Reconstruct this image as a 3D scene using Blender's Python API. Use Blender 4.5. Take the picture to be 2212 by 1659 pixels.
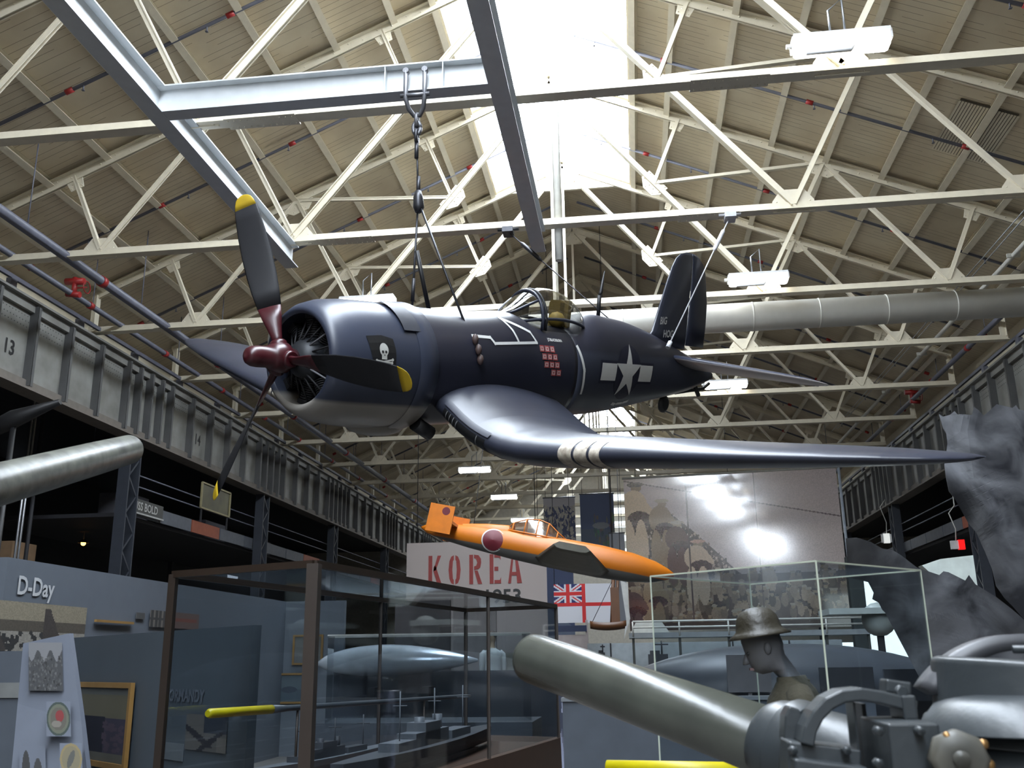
import bpy, bmesh, math, random
import numpy as np
from mathutils import Vector, Matrix, noise as mnoise
random.seed(7)
for o in list(bpy.data.objects): bpy.data.objects.remove(o)
SC = bpy.context.scene; COL = SC.collection
V = Vector
# ------------------------------------------------------------------ camera, sky, exposure
# the camera stands at the origin, 1.6 m above the floor (floor z = -1.6); hall axis = +Y
YAW, PIT, ROL, FPX = -0.1215, 0.278575, -0.0144328, 2083.3
fwd = V((math.sin(YAW)*math.cos(PIT), math.cos(YAW)*math.cos(PIT), math.sin(PIT)))
right = V((math.cos(YAW), -math.sin(YAW), 0)); up = right.cross(fwd)
r2 = right*math.cos(ROL)+up*math.sin(ROL); u2 = -right*math.sin(ROL)+up*math.cos(ROL)
cam = bpy.data.cameras.new('camera'); camo = bpy.data.objects.new('camera', cam); COL.objects.link(camo)
camo.matrix_world = Matrix(((r2.x, u2.x, -fwd.x, 0), (r2.y, u2.y, -fwd.y, 0), (r2.z, u2.z, -fwd.z, 0), (0, 0, 0, 1)))
cam.sensor_fit = 'HORIZONTAL'; cam.sensor_width = 36.0; cam.lens = 36.0*FPX/2212.0
cam.clip_start = 0.05; cam.clip_end = 400
cam.dof.use_dof = True; cam.dof.focus_distance = 15.0; cam.dof.aperture_fstop = 5.0
SC.camera = camo
w = bpy.data.worlds.new('overcast_sky'); SC.world = w; w.use_nodes = True
bg = w.node_tree.nodes['Background']; bg.inputs[0].default_value = (0.80, 0.89, 1.0, 1); bg.inputs[1].default_value = 32.0
SC.view_settings.view_transform = 'Standard'; SC.view_settings.look = 'None'
SC.view_settings.gamma = 1; SC.view_settings.use_curve_mapping = False
SC.view_settings.exposure = -0.2
SC.cycles.use_denoising = True
SC.cycles.max_bounces = 7; SC.cycles.diffuse_bounces = 4; SC.cycles.glossy_bounces = 3
SC.cycles.transparent_max_bounces = 10; SC.cycles.transmission_bounces = 4
SC.cycles.sample_clamp_indirect = 6.0; SC.cycles.caustics_reflective = False; SC.cycles.caustics_refractive = False
XC = -1.53                      # ridge line of the hall
MURAL_ROT = math.radians(-6.2)    # the mural hangs slightly turned
SKY_Y0, SKY_Y1 = -62.0, 25.4    # first skylight strip
def area(name, loc, rot, sx, sy, power, col=(1, 1, 1), portal=False):
    l = bpy.data.lights.new(name, 'AREA'); l.shape = 'RECTANGLE'; l.size = sx; l.size_y = sy
    l.energy = power; l.color = col
    if portal: l.cycles.is_portal = True
    o = bpy.data.objects.new(name, l); COL.objects.link(o); o.location = loc; o.rotation_euler = rot
    return o
area('skylight_portal', (XC, 8.7, 13.5), (0, 0, 0), 4.0, 33.4, 1, portal=True)
area('back_skylight_portal', (XC, -35.0, 13.5), (0, 0, 0), 4.0, 54.0, 1, portal=True)
area('far_skylight_portal', (XC, 56.5, 13.5), (0, 0, 0), 4.0, 9.0, 1, portal=True)

# ------------------------------------------------------------------ materials
MATS = {}
def nodes(name):
    m = bpy.data.materials.new(name); m.use_nodes = True
    nt = m.node_tree; return m, nt, nt.nodes['Principled BSDF'], nt.nodes.new
def mat(name, col, rough=0.5, metal=0.0, var=0.12, scale=6.0, bump=0.0, bscale=40.0, dirt=None, spec=None, emit=None, estr=0, alpha=None):
    if name in MATS: return MATS[name]
    m, nt, b, N = nodes(name); L = nt.links.new
    tc = N('ShaderNodeTexCoord'); nz = N('ShaderNodeTexNoise'); nz.inputs['Scale'].default_value = scale; nz.inputs['Detail'].default_value = 5
    L(tc.outputs['Object'], nz.inputs['Vector'])
    rp = N('ShaderNodeValToRGB'); c = V(col)
    rp.color_ramp.elements[0].position = 0.3; rp.color_ramp.elements[1].position = 0.7
    d = V(dirt) if dirt else c*(1-var)
    rp.color_ramp.elements[0].color = (*d, 1); rp.color_ramp.elements[1].color = (*(c*(1+var*0.6)), 1)
    L(nz.outputs['Fac'], rp.inputs['Fac']); L(rp.outputs['Color'], b.inputs['Base Color'])
    b.inputs['Roughness'].default_value = rough; b.inputs['Metallic'].default_value = metal
    if spec is not None: b.inputs['Specular IOR Level'].default_value = spec
    if bump:
        n2 = N('ShaderNodeTexNoise'); n2.inputs['Scale'].default_value = bscale; L(tc.outputs['Object'], n2.inputs['Vector'])
        bp = N('ShaderNodeBump'); bp.inputs['Strength'].default_value = bump; bp.inputs['Distance'].default_value = 0.02
        L(n2.outputs['Fac'], bp.inputs['Height']); L(bp.outputs['Normal'], b.inputs['Normal'])
    if emit:
        b.inputs['Emission Color'].default_value = (*emit, 1); b.inputs['Emission Strength'].default_value = estr
    MATS[name] = m; return m
def s2l(*c):  # 0-255 sRGB to linear
    return tuple(((x/255)/12.92 if x/255 <= 0.04045 else ((x/255+0.055)/1.055)**2.4) for x in c)
CREAM = mat('cream_steel_paint', (0.68, 0.62, 0.49), 0.45, var=0.06, bump=0.1)
BEAM = mat('grey_white_beam_paint', (0.55, 0.57, 0.58), 0.4, var=0.05)
GIRD = mat('aged_girder_paint', (0.235, 0.235, 0.22), 0.5, var=0.2, scale=1.7, dirt=(0.16, 0.155, 0.14))
GIRD2 = mat('stiffener_paint', (0.10, 0.10, 0.10), 0.5, var=0.2, scale=2)
PIPE = mat('slate_pipe_paint', (0.115, 0.118, 0.15), 0.45)
WPIPE = mat('white_pipe_paint', (0.62, 0.61, 0.56), 0.4)
RED = mat('red_coupling_paint', (0.33, 0.02, 0.02), 0.4)
DARK = mat('gallery_gloom_dark_paint', (0.018, 0.018, 0.022), 0.7)  # near-black so the galleries look unlit; also used for plain dark parts
DUCT = mat('white_duct_paint', (0.68, 0.66, 0.6), 0.4, var=0.04)
STEELROPE = mat('dark_wire_rope', (0.04, 0.04, 0.045), 0.4, metal=0.6)
GALV = mat('galvanised_steel', (0.35, 0.36, 0.38), 0.35, metal=0.8)
GUN = mat('gun_grey_paint', (0.062, 0.066, 0.054), 0.24, var=0.12, scale=5, dirt=(0.046, 0.049, 0.041), bump=0.08, bscale=9, spec=0.6)
GUN2 = mat('gun_mount_grey_paint', (0.030, 0.035, 0.038), 0.38, var=0.15, scale=4, bump=0.06, bscale=30)
BLACK = mat('black_paint', (0.008, 0.008, 0.009), 0.5)
WHITE = mat('white_marking_paint', (0.62, 0.62, 0.6), 0.5, var=0.04)
def deck_mat():
    m, nt, b, N = nodes('cream_roof_planks'); L = nt.links.new
    tc = N('ShaderNodeTexCoord'); sp = N('ShaderNodeSeparateXYZ'); L(tc.outputs['Object'], sp.inputs[0])
    # boards run up the slope, so joints repeat along Y
    mu = N('ShaderNodeMath'); mu.operation = 'MULTIPLY'; mu.inputs[1].default_value = 1/0.16; L(sp.outputs['Y'], mu.inputs[0])
    fr = N('ShaderNodeMath'); fr.operation = 'FRACT'; L(mu.outputs[0], fr.inputs[0])
    gt = N('ShaderNodeMath'); gt.operation = 'LESS_THAN'; gt.inputs[1].default_value = 0.07; L(fr.outputs[0], gt.inputs[0])
    fl = N('ShaderNodeMath'); fl.operation = 'FLOOR'; L(mu.outputs[0], fl.inputs[0])
    # long noise so only some of the joints have opened
    cb = N('ShaderNodeCombineXYZ'); sx = N('ShaderNodeMath'); sx.operation = 'MULTIPLY'; sx.inputs[1].default_value = 0.55
    L(sp.outputs['X'], sx.inputs[0]); L(sx.outputs[0], cb.inputs['X']); L(fl.outputs[0], cb.inputs['Y'])
    nz = N('ShaderNodeTexNoise'); nz.inputs['Scale'].default_value = 1.0; nz.inputs['Detail'].default_value = 1; L(cb.outputs[0], nz.inputs['Vector'])
    op = N('ShaderNodeMath'); op.operation = 'GREATER_THAN'; op.inputs[1].default_value = 0.46; L(nz.outputs['Fac'], op.inputs[0])
    ml = N('ShaderNodeMath'); ml.operation = 'MULTIPLY'; L(gt.outputs[0], ml.inputs[0]); L(op.outputs[0], ml.inputs[1])
    n2 = N('ShaderNodeTexNoise'); n2.inputs['Scale'].default_value = 0.8; n2.inputs['Detail'].default_value = 6; L(tc.outputs['Object'], n2.inputs['Vector'])
    rp = N('ShaderNodeValToRGB'); rp.color_ramp.elements[0].color = (0.56, 0.475, 0.34, 1); rp.color_ramp.elements[1].color = (0.70, 0.62, 0.465, 1)
    rp.color_ramp.elements[0].position = 0.35; rp.color_ramp.elements[1].position = 0.65
    L(n2.outputs['Fac'], rp.inputs['Fac'])
    mx = N('ShaderNodeMixRGB'); mx.inputs['Color2'].default_value = (0.26, 0.21, 0.15, 1); L(ml.outputs[0], mx.inputs['Fac']); L(rp.outputs['Color'], mx.inputs['Color1'])
    L(mx.outputs[0], b.inputs['Base Color']); b.inputs['Roughness'].default_value = 0.6
    return m
DECK = deck_mat()
def glass_mat(name, tint=(0.9, 0.95, 0.93), rough=0.02, base=0.05):
    m, nt, b, N = nodes(name); L = nt.links.new
    nt.nodes.remove(b); out = nt.nodes['Material Output']
    tr = N('ShaderNodeBsdfTransparent'); tr.inputs[0].default_value = (*tint, 1)
    gl = N('ShaderNodeBsdfGlossy'); gl.inputs['Roughness'].default_value = rough
    fr = N('ShaderNodeLayerWeight'); fr.inputs['Blend'].default_value = 0.5; pw = N('ShaderNodeMath'); pw.operation = 'POWER'; pw.inputs[1].default_value = 4.5; L(fr.outputs['Facing'], pw.inputs[0])
    ad = N('ShaderNodeMath'); ad.operation = 'MULTIPLY_ADD'; ad.inputs[1].default_value = 0.7; ad.inputs[2].default_value = base; ad.use_clamp = True
    L(pw.outputs[0], ad.inputs[0]); mx = N('ShaderNodeMixShader'); L(ad.outputs[0], mx.inputs[0]); L(tr.outputs[0], mx.inputs[1]); L(gl.outputs[0], mx.inputs[2])
    L(mx.outputs[0], out.inputs['Surface']); return m
GLASS = glass_mat('display_case_glass', (0.91, 0.935, 0.95), 0.03, 0.035)
CANOPY = glass_mat('canopy_perspex', (0.62, 0.62, 0.6), 0.07, 0.2)
def paint_mat(name, top, low, edges, rough=0.35, tilt=0.0, var=0.12):
    """two-tone paint: colour changes with the local height z (+ tilt*x), as the real scheme is sprayed"""
    m, nt, b, N = nodes(name); L = nt.links.new
    tc = N('ShaderNodeTexCoord'); sp = N('ShaderNodeSeparateXYZ'); L(tc.outputs['Object'], sp.inputs[0])
    a = N('ShaderNodeMath'); a.operation = 'MULTIPLY_ADD'; a.inputs[1].default_value = tilt; L(sp.outputs['X'], a.inputs[0]); L(sp.outputs['Z'], a.inputs[2])
    nz = N('ShaderNodeTexNoise'); nz.inputs['Scale'].default_value = 1.5; nz.inputs['Detail'].default_value = 4; L(tc.outputs['Object'], nz.inputs['Vector'])
    mr = N('ShaderNodeMapRange'); mr.inputs['From Min'].default_value = edges[0]; mr.inputs['From Max'].default_value = edges[1]; L(a.outputs[0], mr.inputs['Value'])
    mx = N('ShaderNodeMixRGB'); mx.inputs['Color1'].default_value = (*low, 1); mx.inputs['Color2'].default_value = (*top, 1); L(mr.outputs[0], mx.inputs['Fac'])
    hv = N('ShaderNodeHueSaturation'); r = N('ShaderNodeMapRange'); r.inputs['To Min'].default_value = 1-var; r.inputs['To Max'].default_value = 1+var
    L(nz.outputs['Fac'], r.inputs['Value']); L(r.outputs[0], hv.inputs['Value']); L(mx.outputs[0], hv.inputs['Color']); L(hv.outputs[0], b.inputs['Base Color'])
    b.inputs['Roughness'].default_value = rough
    MATS[name] = m; return m

# ------------------------------------------------------------------ mesh builder
class MB:
    def __init__(s): s.v = []; s.f = []; s.sm = []
    def add(s, vs, fs, smooth=False):
        b = len(s.v); s.v += [V(p) for p in vs]; s.f += [tuple(i+b for i in f) for f in fs]; s.sm += [smooth]*len(fs); return s
    def box(s, c, d, M=None):
        c = V(c); h = V(d)/2; P = []
        for sx in (-1, 1):
            for sy in (-1, 1):
                for sz in (-1, 1):
                    q = V((sx*h.x, sy*h.y, sz*h.z)); P.append(c+(M @ q if M else q))
        return s.add(P, [(0, 1, 3, 2), (4, 6, 7, 5), (0, 4, 5, 1), (2, 3, 7, 6), (0, 2, 6, 4), (1, 5, 7, 3)])
    def bar(s, a, b, w, h, ref=(0, 1, 0), off=(0, 0)):
        """rectangular bar from a to b; w along the side vector, h along ref"""
        a = V(a); b = V(b); d = (b-a).normalized(); r = V(ref); r = (r-d*r.dot(d)).normalized(); q = d.cross(r)
        o = q*off[0]+r*off[1]; P = []
        for p in (a, b):
            for i, j in ((-1, -1), (1, -1), (1, 1), (-1, 1)): P.append(p+o+q*(w/2*i)+r*(h/2*j))
        return s.add(P, [(0, 1, 2, 3), (7, 6, 5, 4), (0, 4, 5, 1), (1, 5, 6, 2), (2, 6, 7, 3), (3, 7, 4, 0)])
    def tube(s, pts, r, n=10, caps=True):
        pts = [V(p) for p in pts]; rr = r if isinstance(r, (list, tuple)) else [r]*len(pts); rings = []; q0 = None
        for i, p in enumerate(pts):
            d = (pts[min(i+1, len(pts)-1)]-pts[max(i-1, 0)]).normalized()
            if q0 is None:
                q0 = d.cross(V((0, 0, 1)) if abs(d.z) < 0.9 else V((1, 0, 0))).normalized()
            q0 = (q0-d*q0.dot(d)).normalized(); q1 = d.cross(q0)
            rings.append([p+q0*(math.cos(t*2*math.pi/n)*rr[i])+q1*(math.sin(t*2*math.pi/n)*rr[i]) for t in range(n)])
        return s.loft(rings, caps)
    def loft(s, rings, caps=True, closed=True, smooth=True):
        n = len(rings[0]); vs = [p for r in rings for p in r]; fs = []
        for i in range(len(rings)-1):
            for j in range(n if closed else n-1):
                k = (j+1) % n; fs.append((i*n+j, i*n+k, (i+1)*n+k, (i+1)*n+j))
        b = len(s.v); s.add(vs, fs, smooth)
        if caps and closed:
            s.f.append(tuple(b+j for j in reversed(range(n)))); s.sm.append(False)
            s.f.append(tuple(b+(len(rings)-1)*n+j for j in range(n))); s.sm.append(False)
        return s
    def lathe(s, prof, c=(0, 0, 0), axis=(0, 0, 1), n=20, caps=True):
        ax = V(axis).normalized(); q0 = ax.orthogonal().normalized(); q1 = ax.cross(q0); c = V(c)
        return s.loft([[c+ax*h+q0*(r*math.cos(2*math.pi*t/n))+q1*(r*math.sin(2*math.pi*t/n)) for t in range(n)] for r, h in prof], caps)
    def prism(s, poly, th, o=(0, 0, 0), ex=(1, 0, 0), ey=(0, 0, 1)):
        """outline poly (2D) extruded th along ex x ey"""
        o = V(o); ex = V(ex); ey = V(ey); nn = ex.cross(ey).normalized(); m = len(poly)
        A = [o+ex*x+ey*y for x, y in poly]; B = [p+nn*th for p in A]
        fs = [tuple(range(m)), tuple(range(2*m-1, m-1, -1))]+[(i, i+m, (i+1) % m+m, (i+1) % m) for i in range(m)]
        return s.add(A+B, fs)
    def ibeam(s, a, b, w, h, t=0.03):
        a = V(a); b = V(b); up_ = V((0, 0, 1))
        s.bar(a+up_*(h/2-t/2), b+up_*(h/2-t/2), w, t, (0, 0, 1)); s.bar(a-up_*(h/2-t/2), b-up_*(h/2-t/2), w, t, (0, 0, 1))
        return s.bar(a, b, t*0.7, h-2*t, (0, 0, 1))
    def ball(s, c, r, n=10, sc=(1, 1, 1), M=None):
        c = V(c); R = []
        for i in range(n//2+1):
            th = math.pi*i/(n//2); rr = max(math.sin(th), 1e-3); row = []
            for t in range(n):
                q = V((rr*math.cos(2*math.pi*t/n)*r*sc[0], rr*math.sin(2*math.pi*t/n)*r*sc[1], math.cos(th)*r*sc[2]))
                row.append(c+(M @ q if M else q))
            R.append(row)
        return s.loft(R, False)
    def mesh(s, name, off):
        me = bpy.data.meshes.new(name); me.from_pydata([tuple(p-off) for p in s.v], [], s.f); me.validate(clean_customdata=False)
        if len(me.polygons) == len(s.sm): me.polygons.foreach_set('use_smooth', s.sm)
        me.update(); return me
OFF = {}
def tag(o, label=None, cat=None, group=None, kind=None):
    for k, x in (('label', label), ('category', cat), ('group', group), ('kind', kind)):
        if x: o[k] = x
    return o
def T(name, label, cat, loc=(0, 0, 0), group=None):
    o = bpy.data.objects.new(name, None); COL.objects.link(o); o.location = loc; o.empty_display_size = 0.2
    OFF[o.name] = V(loc); return tag(o, label, cat, group)
def P(parent, name, mb, m, label=None, kind=None, local=False):
    off = V((0, 0, 0)) if local else (OFF[parent.name] if parent else V((0, 0, 0)))
    me = mb.mesh(name, off) if isinstance(mb, MB) else mb
    me.materials.append(m); o = bpy.data.objects.new(name, me); COL.objects.link(o)
    if parent: o.parent = parent
    OFF[o.name] = off; return tag(o, label, kind=kind)
def ONE(name, label, cat, mb, m, group=None, org=None):
    """a thing that is one mesh, its origin at org"""
    org = V(org) if org is not None else sum(mb.v, V((0, 0, 0)))/len(mb.v)
    me = mb.mesh(name, org); me.materials.append(m); o = bpy.data.objects.new(name, me); COL.objects.link(o); o.location = org
    OFF[o.name] = org
    return tag(o, label, cat, group)
def STR(name, mb, m): return tag(P(None, name, mb, m), kind='structure')
def DUP(root, loc, label=None, group=None):
    r = root.copy(); COL.objects.link(r); r.location = loc; OFF[r.name] = V(loc)
    if label: r['label'] = label
    if group: r['group'] = group
    for ch in list(root.children):
        c = ch.copy(); COL.objects.link(c); c.parent = r
        for g in ch.children:
            d = g.copy(); COL.objects.link(d); d.parent = c
    return r
def rotz(a): return Matrix.Rotation(a, 3, 'Z')
ORD = ['first', 'second', 'third', 'fourth', 'fifth', 'sixth', 'seventh', 'eighth', 'ninth', 'tenth', 'eleventh', 'twelfth', 'thirteenth', 'fourteenth', 'fifteenth', 'sixteenth', 'seventeenth', 'eighteenth', 'nineteenth', 'twentieth']
def text_mesh(txt, size, bold=0.0):
    cu = bpy.data.curves.new('t', 'FONT'); cu.body = txt; cu.size = size; cu.offset = bold*size; cu.resolution_u = 3
    ob = bpy.data.objects.new('t', cu); COL.objects.link(ob)
    dg = bpy.context.evaluated_depsgraph_get(); me = bpy.data.meshes.new_from_object(ob.evaluated_get(dg))
    vs = [v.co.copy() for v in me.vertices]; fs = [tuple(p.vertices) for p in me.polygons]
    bpy.data.objects.remove(ob); bpy.data.meshes.remove(me); return vs, fs
def textmb(txt, size, o, ex, ey, sx=1.0, bold=0.02):
    vs, fs = text_mesh(txt, size, bold); o = V(o); ex = V(ex); ey = V(ey)
    return MB().add([o+ex*(p.x*sx)+ey*p.y for p in vs], fs)
# ------------------------------------------------------------------ hall shell
SL = 0.44                                   # roof slope
def zdeck(d): return 14.05-SL*d             # underside of the deck at distance d from the ridge
Y_END, Y_BACK = 68.0, -66.0
HW = 12.15                                  # half width of the hall
FZ = -1.6
STR('floor', MB().box((XC, 1, FZ-0.1), (60, 138, 0.2)), mat('grey_terrazzo', (0.11, 0.10, 0.09), 0.5, var=0.15))
for side, sx in (('left', -1), ('right', 1)):
    mb = MB()
    def slab(y0, y1, d0, d1):
        P8 = []
        for t in (0, 0.25):
            for d, y in ((d0, y0), (d1, y0), (d1, y1), (d0, y1)): P8.append((XC+sx*d, y, zdeck(d)+t))
        mb.add(P8, [(0, 1, 2, 3), (7, 6, 5, 4), (0, 4, 5, 1), (1, 5, 6, 2), (2, 6, 7, 3), (3, 7, 4, 0)])
    slab(Y_BACK, Y_END, 1.97, HW+0.2)
    slab(SKY_Y1, 52.0, 0, 1.97); slab(61.0, Y_END, 0, 1.97); slab(Y_BACK, SKY_Y0, 0, 1.97)
    STR('ceiling' if sx < 0 else 'ceiling', mb, DECK)
    X = XC+sx*(HW+0.1)
    STR('wall_'+side, MB().box((X+sx*0.1, (Y_BACK+Y_END)/2, 8.35), (0.2, Y_END-Y_BACK, 1.5)), CREAM)
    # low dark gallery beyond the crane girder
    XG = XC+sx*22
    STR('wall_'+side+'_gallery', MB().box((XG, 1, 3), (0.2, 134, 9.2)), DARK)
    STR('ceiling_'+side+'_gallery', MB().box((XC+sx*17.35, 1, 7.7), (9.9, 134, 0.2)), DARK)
ew = MB(); ew.add([(XC-23, Y_END, FZ), (XC+23, Y_END, FZ), (XC+23, Y_END, 7.7), (XC+HW+0.3, Y_END, 8.9), (XC, Y_END, 14.2), (XC-HW-0.3, Y_END, 8.9), (XC-23, Y_END, 7.7)], [tuple(range(7))])
STR('wall_end', ew, mat('end_wall_plaster', (0.5, 0.47, 0.4), 0.7))
bw = MB(); bw.add([(p.x, Y_BACK, p.z) for p in ew.v], [tuple(range(7))]); STR('wall_back', bw, mat('back_wall_plaster', (0.3, 0.29, 0.27), 0.7))
# windows high in the end wall (lit by the daylight outside)
WINL = mat('daylit_window_glass', (0.8, 0.9, 1.0), 0.3, emit=(0.85, 0.93, 1.0), estr=1.5)
for i in range(6):
    mb = MB().box((-0.7, Y_END-0.06, 10.9-i*0.95), (3.4, 0.06, 0.42)); STR('window_%d' % (i+1), mb, WINL)
# skylight curb and glazing bars
mb = MB()
for sx in (-1, 1): mb.box((XC+sx*1.97, (SKY_Y0+SKY_Y1)/2, zdeck(1.97)+0.12), (0.1, SKY_Y1-SKY_Y0, 0.5))
mb.box((XC, SKY_Y1, zdeck(1.97)+0.15), (4.0, 0.1, 0.5))
STR('trim_1', mb, CREAM)
# roof purlins
for sx, sd in ((-1, 'left'), (1, 'right')):
    for i in range(9):
        d = 1.97+0.89+1.19*i if i else 2.06
        if i: d = 2.86+1.19*(i-1)
        z = zdeck(d)-0.1
        y0 = 6.0; a = V((XC+sx*d, y0, z)); b_ = V((XC+sx*d, Y_END-0.1, z))
        mb = MB(); r = V((sx*SL, 0, 1)).normalized()
        mb.bar(a, b_, 0.13, 0.02, r, (0, 0.08)); mb.bar(a, b_, 0.14, 0.025, r, (0, -0.09)); mb.bar(a, b_, 0.02, 0.17, r)
        place = ('beside the skylight' if i == 0 else '%s down from the skylight' % ORD[i])
        ONE('roof_purlin', 'cream steel purlin under the %s roof slope, %s' % (sd, place), 'purlin', mb, CREAM, 'purlins under the %s slope' % sd)
    # ------- crane runway girder
    GX = XC+(11.75 if sx > 0 else -11.2); Z0, Z1 = 5.68, 7.56
    cols = [12.4, 21.4, 30.4, 39.3, 48.2, 57.0] if sx > 0 else [14.0, 23.0, 32.1, 40.2, 49.0, 58.0]
    g = T('crane_girder', 'long riveted plate crane girder with upright stiffeners on the %s of the hall' % sd, 'girder', (GX, 0, Z0), 'crane girders')
    mb = MB().box((GX, 33, (Z0+Z1)/2), (0.04, 69, Z1-Z0)); P(g, 'web_plate', mb, GIRD)
    mb = MB().box((GX, 33, Z1+0.02), (0.46, 69, 0.05)).box((GX-sx*0.07, 33, Z1-0.1), (0.1, 69, 0.2)); P(g, 'top_flange', mb, GIRD)
    mb = MB().box((GX, 33, Z0-0.02), (0.46, 69, 0.05)).box((GX-sx*0.07, 33, Z0+0.09), (0.1, 69, 0.18)); P(g, 'bottom_flange', mb, mat('brown_grime_paint', (0.16, 0.14, 0.12), 0.6))
    ys = []; y = 0.0; k = 0
    while y < 67:
        near = min(abs(y-c) for c in cols)
        ys.append(y); y += 0.6 if near < 1.5 else 1.32
    for y in ys[:90]:
        mb = MB().box((GX-sx*0.1, y, (Z0+Z1)/2), (0.2, 0.03, Z1-Z0-0.1)).box((GX-sx*0.035, y+0.09, (Z0+Z1)/2), (0.03, 0.2, Z1-Z0-0.1)).box((GX-sx*0.19, y+0.05, (Z0+Z1)/2), (0.02, 0.11, Z1-Z0-0.1))
        P(g, 'stiffener', mb, GIRD2)
    mb = MB()
    for r_ in range(3):
        for k in range(150):
            y = 13+k*0.105
            if all(abs(y-q-0.09) > 0.17 for q in ys):
                c = V((GX-sx*0.02, y+(r_ % 2)*0.05, Z1-0.3-r_*0.12)); e = 0.018
                mb.add([c+V((-sx*0.014, 0, 0)), c+V((0, e, 0)), c+V((0, 0, e)), c+V((0, -e, 0)), c+V((0, 0, -e))], [(0, 1, 2), (0, 2, 3), (0, 3, 4), (0, 4, 1)])
    P(g, 'rivet_rows', mb, mat('rivet_grime', (0.1, 0.1, 0.09), 0.6), kind='stuff')
    rl = T('crane_rail', 'dark crane rail on small blocks along the top of the %s girder' % sd, 'rail', (GX, 0, Z1+0.05))
    P(rl, 'rail', MB().box((GX, 33, Z1+0.37), (0.07, 69, 0.09)), PIPE)
    for k in range(21): P(rl, 'rail_block', MB().box((GX, 12.3+k*2.6, Z1+0.18), (0.12, 0.2, 0.26)), PIPE)
    if sx < 0:
        for txt, y in (('13', 17.75), ('14', 26.5)):
            a_ = max(q for q in ys if q <= y); b2 = min(q for q in ys if q > y); y = (a_+0.2+b2)/2-0.22
            m_ = textmb(txt, 0.44, (GX+0.03, y, 6.28), (0, 1, 0), (0, 0, 1), 0.9)
            # read from inside the hall: text runs towards the far end
            P(g, 'stencilled_number', m_, BLACK, label='black stencilled '+txt)
    # ------- lattice columns under the girder
    for i, y in enumerate(cols):
        c = T('steel_column', 'dark steel lattice column under the %s crane girder, %s from the camera' % (sd, ORD[i]), 'column', (GX, y, FZ), 'columns under the %s girder' % sd)
        CM = mat('blue_grey_column_paint', (0.035, 0.04, 0.052), 0.5)
        for dy in (-0.25, 0.25): P(c, 'flange', MB().box((GX, y+dy, (FZ+Z0)/2), (0.3, 0.05, Z0-FZ-0.06)), CM)
        mb = MB(); n = 15; hz = (Z0-FZ-0.2)/n
        for k in range(n):
            za = FZ+0.1+k*hz; s_ = 1 if k % 2 else -1
            mb.bar((GX-sx*0.12, y-0.23*s_, za), (GX-sx*0.12, y+0.23*s_, za+hz), 0.05, 0.012, (1, 0, 0))
        P(c, 'lacing', mb, CM)
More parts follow.
